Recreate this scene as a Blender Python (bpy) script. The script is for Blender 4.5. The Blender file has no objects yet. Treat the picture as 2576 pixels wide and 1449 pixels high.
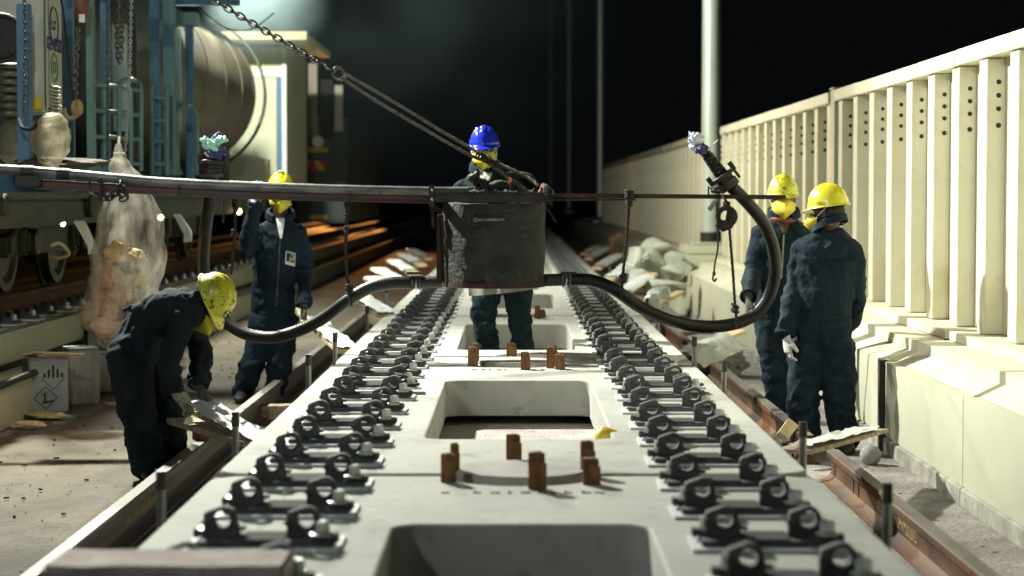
import bpy, bmesh, math, random
from mathutils import Vector as V, Matrix, noise, Quaternion
from mathutils.bvhtree import BVHTree
random.seed(11)
PI = math.pi
S = bpy.context.scene
COL = S.collection
# ------------------------------------------------------------------ camera (72 mm, looking down the track)
W, H, FP = 2576.0, 1449.0, 5150.0
CAMZ = 1.03
TH = math.atan(234.5 / FP)
PS = 4 / FP
cd = bpy.data.cameras.new('camera')
cam = bpy.data.objects.new('camera', cd)
COL.objects.link(cam)
cam.location = (0, 0, CAMZ)
cam.rotation_euler = (PI / 2 - TH, 0, PS)
cd.sensor_width = 36
cd.lens = 36 * FP / W
cd.clip_start = .05
cd.clip_end = 900
cd.dof.use_dof = True
cd.dof.focus_distance = 11.6
cd.dof.aperture_fstop = 2.3
cd.dof.aperture_blades = 9
S.camera = cam
CR = cam.rotation_euler.to_matrix()
CP = V((0, 0, CAMZ))


def ray(px, py):
    return (CR @ V(((px - W / 2) / FP, -(py - H / 2) / FP, -1))).normalized()


def at(px, py, d):
    r = ray(px, py)
    return CP + r * (d / r.y)


def gp(px, py, z):
    r = ray(px, py)
    return CP + r * ((z - CAMZ) / r.z)


# ------------------------------------------------------------------ mesh helpers
def frames(pts, closed=False):
    n = len(pts)
    T = []
    for i in range(n):
        a = pts[i - 1] if (i > 0 or closed) else pts[0]
        b = pts[(i + 1) % n] if (i < n - 1 or closed) else pts[-1]
        t = b - a
        T.append(t.normalized() if t.length > 1e-9 else V((0, 0, 1)))
    u = T[0].orthogonal().normalized()
    F = []
    for i in range(n):
        if i:
            q = T[i - 1].rotation_difference(T[i])
            u = q @ u
        u = (u - T[i] * u.dot(T[i])).normalized()
        F.append((u, T[i].cross(u)))
    return F


def spline(pts, k=8):
    P = [V(p) for p in pts]
    P = [P[0] * 2 - P[1]] + P + [P[-1] * 2 - P[-2]]
    out = []
    for i in range(1, len(P) - 2):
        a, b, c, d = P[i - 1:i + 3]
        for j in range(k):
            t = j / k
            out.append(.5 * ((2 * b) + (c - a) * t + (2 * a - 5 * b + 4 * c - d) * t * t + (3 * b - a - 3 * c + d) * t ** 3))
    out.append(P[-2].copy())
    return out


class MB:
    def __init__(s):
        s.bm = bmesh.new()

    def add(s, vs, fs, mi=0):
        bv = [s.bm.verts.new(v) for v in vs]
        out = []
        for f in fs:
            try:
                q = s.bm.faces.new([bv[i] for i in f])
                q.material_index = mi
                out.append(q)
            except ValueError:
                pass
        return bv, out

    def box(s, c, size, R=None, bev=0, mi=0):
        c = V(c)
        x, y, z = [k / 2 for k in size]
        vs = [V((sx * x, sy * y, sz * z)) for sz in (-1, 1) for sy in (-1, 1) for sx in (-1, 1)]
        if R is not None:
            vs = [R @ v for v in vs]
        bv, fs = s.add([v + c for v in vs], [(0, 2, 3, 1), (4, 5, 7, 6), (0, 1, 5, 4), (2, 6, 7, 3), (0, 4, 6, 2), (1, 3, 7, 5)], mi)
        if bev:
            es = list({e for f in fs for e in f.edges})
            r = bmesh.ops.bevel(s.bm, geom=es, offset=bev, segments=2, affect='EDGES', clamp_overlap=True)
            for f in r['faces']:
                f.material_index = mi
        return s

    def bx(s, x0, x1, y0, y1, z0, z1, bev=0, mi=0):
        return s.box(((x0 + x1) / 2, (y0 + y1) / 2, (z0 + z1) / 2), (x1 - x0, y1 - y0, z1 - z0), None, bev, mi)

    def bar(s, p0, p1, w, h, up=(0, 0, 1), bev=0, mi=0):
        p0, p1 = V(p0), V(p1)
        t = (p1 - p0)
        L = t.length
        t.normalize()
        x = V(up).cross(t)
        if x.length < 1e-4:
            x = V((1, 0, 0)).cross(t)
        x.normalize()
        z = t.cross(x)
        R = Matrix((x, t, z)).transposed()
        return s.box((p0 + p1) / 2, (w, L, h), R, bev, mi)

    def tube(s, pts, r, n=10, closed=False, mi=0, caps=True, star=None):
        pts = [V(p) for p in pts]
        rr = r if isinstance(r, (list, tuple)) else [r] * len(pts)
        F = frames(pts, closed)
        vs, fs = [], []
        for i, p in enumerate(pts):
            u, w = F[i]
            for k in range(n):
                a = 2 * PI * k / n
                q = rr[i] * (star(i, a) if star else 1)
                vs.append(p + u * (q * math.cos(a)) + w * (q * math.sin(a)))
        m = len(pts)
        for i in range(m if closed else m - 1):
            j = (i + 1) % m
            for k in range(n):
                l = (k + 1) % n
                fs.append((i * n + k, i * n + l, j * n + l, j * n + k))
        if caps and not closed:
            fs.append(tuple(reversed(range(n))))
            fs.append(tuple(range((m - 1) * n, m * n)))
        s.add(vs, fs, mi)
        return s

    def cyl(s, p0, p1, r0, r1=None, n=20, mi=0):
        return s.tube([p0, p1], [r0, r0 if r1 is None else r1], n, mi=mi)

    def limb(s, pr, n=14, k=6, fold=0, ph=0):
        """closed tapered tube with round ends; pr = [(point, radius)]"""
        pts = spline([p for p, _ in pr], k)
        rs = []
        for i in range(len(pts)):
            t = i / k
            a = min(int(t), len(pr) - 2)
            f = t - a
            f = f * f * (3 - 2 * f)
            rs.append(pr[a][1] * (1 - f) + pr[a + 1][1] * f)
        if fold:
            L = 0
            for i in range(len(pts)):
                if i:
                    L += (pts[i] - pts[i - 1]).length
                rs[i] *= 1 + fold * math.sin(L * 62 + ph) * (.4 + .6 * abs(noise.noise(pts[i] * 5)) * 2)
        a, b = pts[0] - (pts[1] - pts[0]).normalized() * rs[0] * .6, pts[-1] + (pts[-1] - pts[-2]).normalized() * rs[-1] * .6
        pts = [a] + pts + [b]
        rs = [rs[0] * .45] + rs + [rs[-1] * .45]
        return s.tube(pts, rs, n)

    def loft(s, rings, n=24, mi=0, caps=True, pw=1.0):
        vs, fs = [], []
        for c, A, B in rings:
            for k in range(n):
                a = 2 * PI * k / n
                ca, sa = math.cos(a), math.sin(a)
                ca = math.copysign(abs(ca) ** pw, ca)
                sa = math.copysign(abs(sa) ** pw, sa)
                vs.append(V(c) + V(A) * ca + V(B) * sa)
        m = len(rings)
        for i in range(m - 1):
            for k in range(n):
                l = (k + 1) % n
                fs.append((i * n + k, i * n + l, (i + 1) * n + l, (i + 1) * n + k))
        if caps:
            fs.append(tuple(reversed(range(n))))
            fs.append(tuple(range((m - 1) * n, m * n)))
        s.add(vs, fs, mi)
        return s

    def prism(s, poly, o, U, Vv, Wd, mi=0):
        o, U, Vv, Wd = V(o), V(U), V(Vv), V(Wd)
        n = len(poly)
        a = [o + U * p[0] + Vv * p[1] for p in poly]
        b = [q + Wd for q in a]
        s.add(a + b, [tuple(reversed(range(n))), tuple(range(n, 2 * n))] + [(i, (i + 1) % n, (i + 1) % n + n, i + n) for i in range(n)], mi)
        return s

    def lathe(s, prof, o, n=32, ax=(0, 0, 1), mi=0, caps=True):
        ax = V(ax).normalized()
        u = ax.orthogonal().normalized()
        w = ax.cross(u)
        return s.loft([(V(o) + ax * z, u * r, w * r) for r, z in prof], n, mi, caps)

    def ball(s, c, r, R=None, sub=3, fn=None, mi=0):
        b2 = bmesh.new()
        bmesh.ops.create_icosphere(b2, subdivisions=sub, radius=1)
        rr = V(r) if not isinstance(r, (int, float)) else V((r, r, r))
        vs = []
        for v in b2.verts:
            k = v.co.copy()
            if fn:
                k = k * fn(k)
            k = V((k.x * rr.x, k.y * rr.y, k.z * rr.z))
            if R is not None:
                k = R @ k
            vs.append(k + V(c))
        b2.verts.index_update()
        s.add(vs, [tuple(v.index for v in f.verts) for f in b2.faces], mi)
        b2.free()
        return s

    def torus(s, c, ax, R, r, n=20, m=8, mi=0, sx=1.0, xdir=None):
        ax = V(ax).normalized()
        u = V(xdir).normalized() if xdir is not None else ax.orthogonal().normalized()
        w = ax.cross(u)
        return s.tube([V(c) + u * (R * sx * math.cos(2 * PI * k / n)) + w * (R * math.sin(2 * PI * k / n)) for k in range(n)], r, m, True, mi)

    def mesh(s, name, mats, ang=35, smooth=True, fixn=True):
        if fixn:
            bmesh.ops.recalc_face_normals(s.bm, faces=s.bm.faces)
        lim = math.radians(ang)
        for f in s.bm.faces:
            f.smooth = smooth
        if smooth:
            for e in s.bm.edges:
                if len(e.link_faces) == 2 and e.calc_face_angle(0) > lim:
                    e.smooth = False
        me = bpy.data.meshes.new(name)
        s.bm.to_mesh(me)
        s.bm.free()
        for m in (mats if isinstance(mats, (list, tuple)) else [mats]):
            me.materials.append(m)
        return me

    def done(s, name, mats, parent=None, ang=35, smooth=True):
        return mk(name, s.mesh(name, mats, ang, smooth), parent)


def mk(name, me, parent=None):
    o = bpy.data.objects.new(name, me)
    COL.objects.link(o)
    if parent is not None:
        par(o, parent)
    return o


def wm(o):
    m = o.matrix_basis.copy()
    return (wm(o.parent) @ o.matrix_parent_inverse @ m) if o.parent else m


def par(o, p):
    o.parent = p
    o.matrix_parent_inverse = wm(p).inverted()


def tag(o, label, cat, group=None, kind=None):
    o['label'] = label
    o['category'] = cat
    if group:
        o['group'] = group
    if kind:
        o['kind'] = kind
    return o


def thing(name, label, cat, loc=(0, 0, 0), group=None):
    o = bpy.data.objects.new(name, None)
    COL.objects.link(o)
    o.location = loc
    o.empty_display_size = .1
    return tag(o, label, cat, group)


def struct(o):
    o['kind'] = 'structure'
    return o


def baked(o, name):
    """mesh of an object with its modifiers applied; the temporary object goes"""
    bpy.context.view_layer.update()
    dg = bpy.context.evaluated_depsgraph_get()
    me = bpy.data.meshes.new_from_object(o.evaluated_get(dg))
    me.name = name
    bpy.data.objects.remove(o)
    return me


def outline(polys, depth, bevel, name, mat):
    """2-D outline with holes -> solid of the given depth, centred on z"""
    cu = bpy.data.curves.new('outline', 'CURVE')
    cu.dimensions = '2D'
    cu.fill_mode = 'BOTH'
    cu.extrude = depth / 2 - bevel
    cu.bevel_depth = bevel
    cu.bevel_resolution = 1
    cu.offset = -bevel
    for p in polys:
        sp = cu.splines.new('POLY')
        sp.points.add(len(p) - 1)
        for i, q in enumerate(p):
            sp.points[i].co = (q[0], q[1], 0, 1)
        sp.use_cyclic_u = True
    o = bpy.data.objects.new('outline', cu)
    COL.objects.link(o)
    me = baked(o, name)
    me.materials.clear()
    me.materials.append(mat)
    return me


def text_mesh(body, size, depth, name, mat, bold=0.0):
    cu = bpy.data.curves.new('lettering', 'FONT')
    cu.body = body
    cu.size = size
    cu.extrude = depth
    cu.offset = bold
    cu.align_x = 'CENTER'
    cu.align_y = 'CENTER'
    o = bpy.data.objects.new('lettering', cu)
    COL.objects.link(o)
    me = baked(o, name)
    me.materials.clear()
    me.materials.append(mat)
    return me


def place_text(me, name, o, xd, yd, parent):
    ob = bpy.data.objects.new(name, me)
    COL.objects.link(ob)
    xd, yd = V(xd).normalized(), V(yd)
    zd = xd.cross(yd).normalized()
    yd = zd.cross(xd)
    M = Matrix((xd, yd, zd)).transposed().to_4x4()
    M.translation = V(o)
    ob.matrix_basis = M
    par(ob, parent)
    return ob


# ------------------------------------------------------------------ materials
def mat(name, c1, c2=None, scale=6, rough=.8, metal=0, bump=.15, bscale=80, ramp=(.35, .65), speck=None, stretch=(1, 1, 1), rvar=.1, streak=None, spec=.5, detail=6, coat=0):
    m = bpy.data.materials.new(name)
    m.use_nodes = True
    nt = m.node_tree
    N, L = nt.nodes, nt.links
    b = N['Principled BSDF']
    b.inputs['Metallic'].default_value = metal
    b.inputs['Specular IOR Level'].default_value = spec
    if coat:
        b.inputs['Coat Weight'].default_value = coat
        b.inputs['Coat Roughness'].default_value = .12
    tc = N.new('ShaderNodeTexCoord')
    mp = N.new('ShaderNodeMapping')
    mp.inputs['Scale'].default_value = stretch
    L.new(tc.outputs['Object'], mp.inputs['Vector'])

    def nz(sc, det=detail, ro=.6, src=mp):
        q = N.new('ShaderNodeTexNoise')
        q.inputs['Scale'].default_value = sc
        q.inputs['Detail'].default_value = det
        q.inputs['Roughness'].default_value = ro
        L.new(src.outputs['Vector'], q.inputs['Vector'])
        return q

    def rp(src, lo, hi, a=(0, 0, 0), bb=(1, 1, 1)):
        r = N.new('ShaderNodeValToRGB')
        r.color_ramp.elements[0].position = lo
        r.color_ramp.elements[1].position = hi
        r.color_ramp.elements[0].color = (*a, 1)
        r.color_ramp.elements[1].color = (*bb, 1)
        L.new(src, r.inputs[0])
        return r

    def mix(fac, a, c):
        x = N.new('ShaderNodeMix')
        x.data_type = 'RGBA'
        L.new(fac, x.inputs['Factor'])
        L.new(a, x.inputs[6])
        x.inputs[7].default_value = (*c, 1)
        return x.outputs[2]

    n1 = nz(scale)
    col = rp(n1.outputs['Fac'], ramp[0], ramp[1], c1, c2 or c1).outputs['Color']
    if speck:
        for (sc, lo, hi, c) in speck:
            n2 = nz(sc, 4, .65)
            col = mix(rp(n2.outputs['Fac'], lo, hi).outputs['Color'], col, c)
    if streak:
        sc, st, lo, hi, c = streak
        m2 = N.new('ShaderNodeMapping')
        m2.inputs['Scale'].default_value = st
        L.new(tc.outputs['Object'], m2.inputs['Vector'])
        n3 = nz(sc, 5, .6, m2)
        col = mix(rp(n3.outputs['Fac'], lo, hi).outputs['Color'], col, c)
    L.new(col, b.inputs['Base Color'])
    mr = N.new('ShaderNodeMapRange')
    mr.inputs['To Min'].default_value = max(.02, rough - rvar)
    mr.inputs['To Max'].default_value = min(1, rough + rvar)
    L.new(n1.outputs['Fac'], mr.inputs['Value'])
    L.new(mr.outputs['Result'], b.inputs['Roughness'])
    if bump:
        nb = nz(bscale, 5, .6)
        bp = N.new('ShaderNodeBump')
        bp.inputs['Strength'].default_value = bump
        bp.inputs['Distance'].default_value = .02
        L.new(nb.outputs['Fac'], bp.inputs['Height'])
        L.new(bp.outputs['Normal'], b.inputs['Normal'])
    return m


def glow(name, c, s):
    m = bpy.data.materials.new(name)
    m.use_nodes = True
    b = m.node_tree.nodes['Principled BSDF']
    b.inputs['Base Color'].default_value = (*c, 1)
    b.inputs['Emission Color'].default_value = (*c, 1)
    b.inputs['Emission Strength'].default_value = s
    return m


def film(name, c, alpha, rough=.35, c2=None):
    """thin translucent plastic film"""
    m = bpy.data.materials.new(name)
    m.use_nodes = True
    nt = m.node_tree
    N, L = nt.nodes, nt.links
    b = N['Principled BSDF']
    b.inputs['Base Color'].default_value = (*c, 1)
    b.inputs['Roughness'].default_value = rough
    tr = N.new('ShaderNodeBsdfTranslucent')
    tr.inputs['Color'].default_value = (*c, 1)
    m1 = N.new('ShaderNodeMixShader')
    m1.inputs[0].default_value = .45
    L.new(b.outputs[0], m1.inputs[1])
    L.new(tr.outputs[0], m1.inputs[2])
    tp = N.new('ShaderNodeBsdfTransparent')
    tp.inputs['Color'].default_value = (.95, .94, .9, 1)
    mx = N.new('ShaderNodeMixShader')
    nz = N.new('ShaderNodeTexNoise')
    tc = N.new('ShaderNodeTexCoord')
    mp = N.new('ShaderNodeMapping')
    mp.inputs['Scale'].default_value = (9, 9, 2.2)
    L.new(tc.outputs['Object'], mp.inputs['Vector'])
    L.new(mp.outputs['Vector'], nz.inputs['Vector'])
    nz.inputs['Scale'].default_value = 1.5
    nz.inputs['Detail'].default_value = 6
    mr = N.new('ShaderNodeMapRange')
    mr.inputs['From Min'].default_value = .3
    mr.inputs['From Max'].default_value = .7
    mr.inputs['To Min'].default_value = max(0, alpha - .25)
    mr.inputs['To Max'].default_value = min(1, alpha + .3)
    L.new(nz.outputs['Fac'], mr.inputs['Value'])
    L.new(mr.outputs['Result'], mx.inputs[0])
    L.new(tp.outputs[0], mx.inputs[1])
    L.new(m1.outputs[0], mx.inputs[2])
    bp = N.new('ShaderNodeBump')
    bp.inputs['Strength'].default_value = .5
    bp.inputs['Distance'].default_value = .02
    L.new(nz.outputs['Fac'], bp.inputs['Height'])
    L.new(bp.outputs['Normal'], b.inputs['Normal'])
    L.new(mx.outputs[0], N['Material Output'].inputs['Surface'])
    return m


K = {}
K['stopper'] = mat('dusty stopper concrete', (.34, .33, .31), (.50, .49, .46), 7, .92, bump=.3, bscale=60, speck=[(11, .60, .76, (.22, .205, .19))])
K['slab'] = mat('slab concrete', (.375, .385, .348), (.485, .488, .445), 1.6, .82, bump=.10, bscale=140, speck=[(13, .60, .74, (.25, .25, .228)), (5, .62, .72, (.27, .262, .235)), (2.6, .52, .76, (.29, .30, .275)), (170, .64, .74, (.22, .22, .20))], streak=(4, (1, 12, 1), .62, .85, (.28, .29, .265)))
K['roadbed'] = mat('rough roadbed concrete', (.48, .44, .42), (.64, .59, .56), 5, .95, bump=.9, bscale=55, speck=[(70, .58, .66, (.16, .14, .13))])
K['ground'] = mat('dusty concrete ground', (.055, .046, .034), (.180, .155, .115), 1.3, .95, bump=.9, bscale=26, ramp=(.3, .7), speck=[(38, .60, .70, (.06, .052, .045)), (5, .54, .72, (.075, .064, .052)), (120, .66, .74, (.32, .29, .25))], stretch=(1.0, .55, 1))
K['groundlit'] = mat('dusty pinkish lightened ground concrete', (.17, .152, .14), (.36, .33, .31), 2.2, .95, bump=.9, bscale=30, speck=[(34, .58, .70, (.09, .08, .075)), (7, .58, .74, (.15, .135, .125)), (110, .64, .74, (.44, .41, .39))])  # ground colour lightened for the right lane
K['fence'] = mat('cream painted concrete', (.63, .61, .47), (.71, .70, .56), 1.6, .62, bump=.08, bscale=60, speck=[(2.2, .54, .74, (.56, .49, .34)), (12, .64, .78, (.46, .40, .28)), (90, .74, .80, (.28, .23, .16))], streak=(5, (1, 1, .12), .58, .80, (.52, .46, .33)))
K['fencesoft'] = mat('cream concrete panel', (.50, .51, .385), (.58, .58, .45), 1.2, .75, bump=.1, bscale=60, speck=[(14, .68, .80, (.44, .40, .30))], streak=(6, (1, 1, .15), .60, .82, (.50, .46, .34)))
K['kerb'] = mat('stained kerb concrete', (.24, .235, .20), (.38, .37, .31), 5, .9, bump=.3, bscale=50, speck=[(30, .58, .70, (.14, .13, .11))], streak=(4, (1, 1, .7), .48, .74, (.10, .092, .078)))
K['postg'] = mat('pale green painted steel', (.30, .42, .34), (.38, .48, .40), 3, .5, bump=.03)
K['galv'] = mat('galvanised steel', (.52, .60, .52), (.68, .74, .66), 5, .36, .3, bump=.03, stretch=(1, 1, .2))
K['black'] = mat('black rubber', (.005, .005, .006), (.011, .0105, .0105), 9, .38, bump=.12, bscale=120, speck=[(40, .66, .80, (.045, .043, .04))], spec=.35)
K['blackm'] = mat('grimy black steel', (.012, .011, .012), (.035, .030, .028), 9, .55, .3, bump=.3, bscale=70, speck=[(30, .64, .76, (.10, .085, .075))])
K['pipe'] = mat('scuffed grey pipe', (.05, .05, .05), (.17, .17, .165), 14, .42, .2, bump=.15, bscale=60, stretch=(.35, 1, 1), speck=[(40, .62, .72, (.03, .028, .028))])
K['redbeam'] = mat('dark red oxide steel', (.032, .010, .011), (.085, .022, .022), 6, .55, .1, bump=.15, bscale=60, speck=[(14, .58, .72, (.012, .009, .009))], stretch=(.5, 1, 1))
K['drum'] = mat('cement crusted steel', (.008, .009, .009), (.032, .034, .034), 7, .72, .15, bump=1.0, bscale=34, speck=[(55, .62, .72, (.12, .12, .115)), (24, .62, .75, (.018, .018, .018))], streak=(9, (1, 1, .16), .58, .74, (.10, .105, .10)))
K['rust'] = mat('brown rust', (.022, .014, .010), (.055, .030, .018), 12, .85, .1, bump=.3, bscale=80, speck=[(30, .6, .75, (.04, .018, .01))])
K['rail'] = mat('rusty rail steel', (.030, .0105, .0025), (.115, .043, .008), 7, .72, .25, bump=.14, bscale=70, speck=[(22, .62, .76, (.05, .025, .014))], stretch=(1, .35, 1))
K['raildark'] = mat('dark mill scale rail steel', (.030, .024, .020), (.085, .070, .058), 6, .55, .4, bump=.12, bscale=70, speck=[(30, .62, .74, (.11, .06, .03))], stretch=(1, .3, 1))
K['railtop'] = mat('worn rail head', (.085, .075, .062), (.17, .155, .135), 8, .65, .1, bump=.05, stretch=(1, .15, 1), speck=[(18, .6, .75, (.14, .08, .045))])
K['cast'] = mat('cast iron grey', (.068, .070, .073), (.130, .134, .138), 22, .8, .0, bump=.16, bscale=160, spec=.2)
K['seat'] = mat('grey plate steel', (.045, .046, .046), (.075, .076, .075), 9, .95, 0, bump=.05, spec=.15)
K['shim'] = mat('pale zinc shim', (.62, .66, .66), (.74, .77, .76), 10, .6, 0, bump=.03, spec=.3)
K['bolt'] = mat('bright zinc bolt', (.42, .46, .46), (.58, .62, .61), 20, .30, .45, bump=.03)
K['washer'] = mat('steel washer', (.34, .36, .37), (.45, .47, .47), 20, .3, .8, bump=.03)
K['pin'] = mat('steel pin', (.16, .16, .16), (.32, .32, .32), 12, .32, .8, bump=.08, stretch=(1, 1, .3), speck=[(18, .62, .75, (.10, .05, .03))])
K['wedge'] = mat('brown wedge timber', (.13, .060, .022), (.30, .155, .055), 14, .85, bump=.3, bscale=40, stretch=(2.5, 2.5, .35), speck=[(26, .62, .75, (.07, .028, .01))])
K['timber'] = mat('weathered plank timber', (.20, .16, .11), (.44, .37, .26), 12, .9, bump=.35, bscale=45, stretch=(1.5, 1.5, 1.5), speck=[(16, .60, .72, (.055, .045, .035))])
K['timberp'] = mat('pale new timber', (.48, .38, .22), (.62, .51, .32), 9, .85, bump=.15, bscale=40)
K['sleeper'] = mat('rough reddish grey timber block', (.36, .29, .265), (.58, .50, .465), 6, .95, bump=.6, bscale=30, speck=[(24, .6, .72, (.15, .115, .105)), (13, .66, .76, (.62, .57, .54))])
K['sheet'] = mat('white plastic sheet', (.66, .70, .70), (.80, .83, .82), 6, .35, bump=.35, bscale=22)
K['sheetg'] = mat('grey plastic sheet', (.34, .36, .34), (.48, .50, .46), 5, .4, bump=.3, bscale=18)
K['sack'] = mat('dusty white sheeting', (.34, .36, .31), (.48, .50, .43), 4, .8, bump=.3, bscale=14)
K['navy'] = mat('navy work cloth', (.004, .0115, .0225), (.0095, .025, .041), 7, .86, bump=.55, bscale=26, ramp=(.3, .7), speck=[(9, .60, .78, (.016, .035, .050))], spec=.25)
K['navyd'] = mat('faded dark work cloth', (.008, .014, .020), (.022, .031, .039), 6, .92, bump=.5, bscale=24, speck=[(11, .60, .76, (.030, .037, .040))], spec=.15)
K['green'] = mat('dark green work cloth', (.0045, .014, .020), (.010, .026, .032), 7, .88, bump=.5, bscale=26, speck=[(8, .6, .76, (.026, .05, .05))], spec=.2)
K['skin'] = mat('dark brown skin', (.055, .028, .018), (.085, .043, .028), 14, .55, bump=.05)
K['skinp'] = mat('brown skin', (.12, .062, .042), (.16, .085, .06), 14, .55, bump=.05)
K['hair'] = mat('black hair', (.006, .005, .005), (.014, .012, .011), 60, .7, bump=.4, bscale=200)
K['yhat'] = mat('yellow helmet shell', (.68, .62, .035), (.74, .68, .05), 6, .30, bump=.02, coat=.25)
K['yhatd'] = mat('grubby yellow helmet shell', (.56, .54, .03), (.66, .62, .045), 5, .38, bump=.05, speck=[(30, .57, .63, (.06, .055, .014)), (8, .58, .74, (.30, .28, .03)), (75, .62, .67, (.035, .03, .012))], coat=.2)
K['bhat'] = mat('blue helmet shell', (.015, .028, .55), (.02, .04, .66), 6, .22, bump=.02, coat=.4)
K['mask'] = mat('yellow mask fibre', (.66, .56, .04), (.74, .63, .06), 20, .75, bump=.08)
K['white'] = mat('white cloth', (.55, .57, .55), (.68, .69, .66), 10, .8, bump=.2, bscale=40)
K['glove'] = mat('grubby grey glove', (.26, .26, .235), (.50, .49, .45), 16, .9, bump=.4, bscale=90, speck=[(20, .6, .72, (.07, .065, .06))])
K['glovew'] = mat('white knit glove', (.50, .52, .50), (.64, .65, .62), 16, .9, bump=.4, bscale=90)
K['gloved'] = mat('dark work glove', (.03, .032, .03), (.10, .10, .09), 16, .9, bump=.4, bscale=90)
K['boot'] = mat('black boot leather', (.01, .009, .008), (.025, .021, .018), 12, .6, bump=.2)
K['apron'] = mat('grey apron cloth', (.18, .18, .16), (.28, .27, .24), 8, .85, bump=.3, bscale=40)
K['clear'] = mat('goggle lens', (.03, .02, .02), (.05, .035, .03), 5, .08, bump=0)
K['goggle'] = mat('pale goggle frame', (.34, .42, .40), (.45, .52, .50), 10, .35, bump=0)
K['rope'] = mat('dirty rope', (.09, .08, .065), (.22, .20, .17), 30, .95, bump=.6, bscale=150)
K['roped'] = mat('black tarred rope', (.012, .012, .012), (.04, .038, .034), 30, .9, bump=.6, bscale=150)
K['chain'] = mat('greasy chain steel', (.07, .065, .055), (.17, .16, .14), 30, .42, .8, bump=.1)
K['cloud'] = mat('blue tied rag', (.02, .025, .09), (.05, .055, .16), 8, .6, bump=.3, bscale=30)
K['mint'] = mat('mint plastic film', (.30, .62, .52), (.45, .74, .64), 8, .35, bump=.3, bscale=25)
K['ragw'] = mat('pale blue plastic', (.50, .58, .72), (.66, .72, .80), 8, .35, bump=.3, bscale=25)
K['blue'] = mat('blue painted steel', (.05, .14, .26), (.075, .20, .33), 3, .5, bump=.06, speck=[(10, .62, .76, (.022, .06, .11))])
K['teal'] = mat('blue green painted steel', (.12, .24, .24), (.18, .32, .31), 3, .5, bump=.06, speck=[(9, .62, .78, (.03, .06, .06))])
K['panel'] = mat('off white machine panel', (.46, .46, .38), (.55, .55, .46), 2.5, .5, bump=.04, speck=[(8, .64, .8, (.36, .35, .28))])
K['cream'] = mat('cream cabin paint', (.55, .58, .42), (.64, .67, .50), 2, .55, bump=.04)
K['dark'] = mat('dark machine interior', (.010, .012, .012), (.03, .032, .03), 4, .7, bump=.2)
K['sole'] = mat('dusty grey green steel', (.045, .055, .045), (.085, .095, .08), 3, .7, .1, bump=.15, speck=[(14, .62, .76, (.03, .034, .03))])
K['tank'] = mat('weathered tank steel', (.11, .098, .074), (.21, .195, .15), 1.4, .42, .5, bump=.05, bscale=20, stretch=(1, .5, 1.2), speck=[(6, .60, .80, (.15, .10, .07))])
K['wheel'] = mat('worn wheel steel', (.03, .027, .024), (.08, .07, .06), 6, .5, .6, bump=.1)
K['yellow'] = mat('safety yellow paint', (.58, .42, .02), (.68, .50, .03), 6, .5, bump=.03)
K['red'] = mat('safety red paint', (.36, .02, .015), (.46, .03, .02), 6, .5, bump=.03)
K['hook'] = mat('red brown hoist paint', (.12, .035, .022), (.20, .06, .04), 8, .5, .1, bump=.1)
K['ink'] = mat('dark blue ink', (.02, .02, .10), (.03, .03, .13), 8, .6, bump=0)
K['inkg'] = mat('green ink', (.06, .16, .05), (.08, .20, .07), 8, .6, bump=0)
K['inkk'] = mat('black ink', (.012, .012, .012), (.02, .02, .02), 8, .7, bump=0)
K['chalk'] = mat('yellow chalk paint', (.34, .26, .12), (.46, .36, .17), 30, .9, bump=0)
K['tin'] = mat('grey tinplate', (.16, .16, .15), (.30, .30, .28), 5, .35, .6, bump=.06, bscale=14, stretch=(1, 1, .5))
K['tinw'] = mat('blue grey tin face', (.20, .22, .235), (.28, .30, .31), 5, .45, .2, bump=.05)
K['bagk'] = mat('brown waste', (.26, .17, .09), (.42, .30, .17), 9, .8, bump=.3)
K['bagy'] = mat('yellow waste', (.42, .34, .12), (.52, .44, .2), 9, .8, bump=.3)
K['bagp'] = mat('pinkish white waste', (.36, .28, .24), (.50, .42, .37), 9, .8, bump=.3)
K['bagd'] = mat('dark waste', (.05, .05, .045), (.12, .11, .09), 9, .8, bump=.3)
K['bag'] = film('clear waste bag film', (.46, .43, .38), .27)
K['netbag'] = film('cream bag film', (.32, .29, .21), .52, .5)
K['orange'] = mat('orange plastic', (.62, .10, .03), (.75, .16, .05), 8, .4, bump=.05)
K['debris'] = mat('dark debris', (.035, .03, .025), (.12, .10, .08), 20, .95, bump=.3)
K['stone'] = mat('grey stone', (.22, .21, .20), (.36, .35, .33), 14, .9, bump=.4)
K['truck'] = mat('dark blue green vehicle paint', (.03, .055, .06), (.05, .085, .085), 3, .5, bump=.05)
K['glow'] = glow('warm glow spot', (1, .78, .42), 6)
# ------------------------------------------------------------------ ground, roadbed, slabs
GZ = -.53
m = MB()
# gently uneven sheet, fine near the camera, wide to the horizon
xs = [-400, -120, -40, -14] + [-7 + .25 * i for i in range(57)] + [14, 40, 120, 400]
ys = [-30, -8] + [0 + .3 * i for i in range(120)] + [42, 55, 80, 130, 260, 600]
vs, fs = [], []
for y in ys:
    for x in xs:
        z = GZ
        if abs(x) < 8 and 0 < y < 40:
            z += .010 * noise.noise((x * 1.3, y * .9, 2)) + .006 * noise.noise((x * 4, y * 4, 5)) - .006
        vs.append((x, y, z))
nx = len(xs)
for j in range(len(ys) - 1):
    for i in range(nx - 1):
        fs.append((j * nx + i, j * nx + i + 1, (j + 1) * nx + i + 1, (j + 1) * nx + i))
m.add(vs, fs)
struct(m.done('ground', K['ground']))
struct(MB().bx(1.25, 2.30, -4, 70, GZ - .05, GZ + .006).done('bright_ground_sheet', K['groundlit']))  # lighter sheet added over the right lane to brighten its ground
struct(MB().bx(-1.07, 1.07, -6, 110, -.60, -.25, bev=.01).done('roadbed', K['roadbed']))

JO, PIT = 7.51, 4.97
SLABTH = .20


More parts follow.
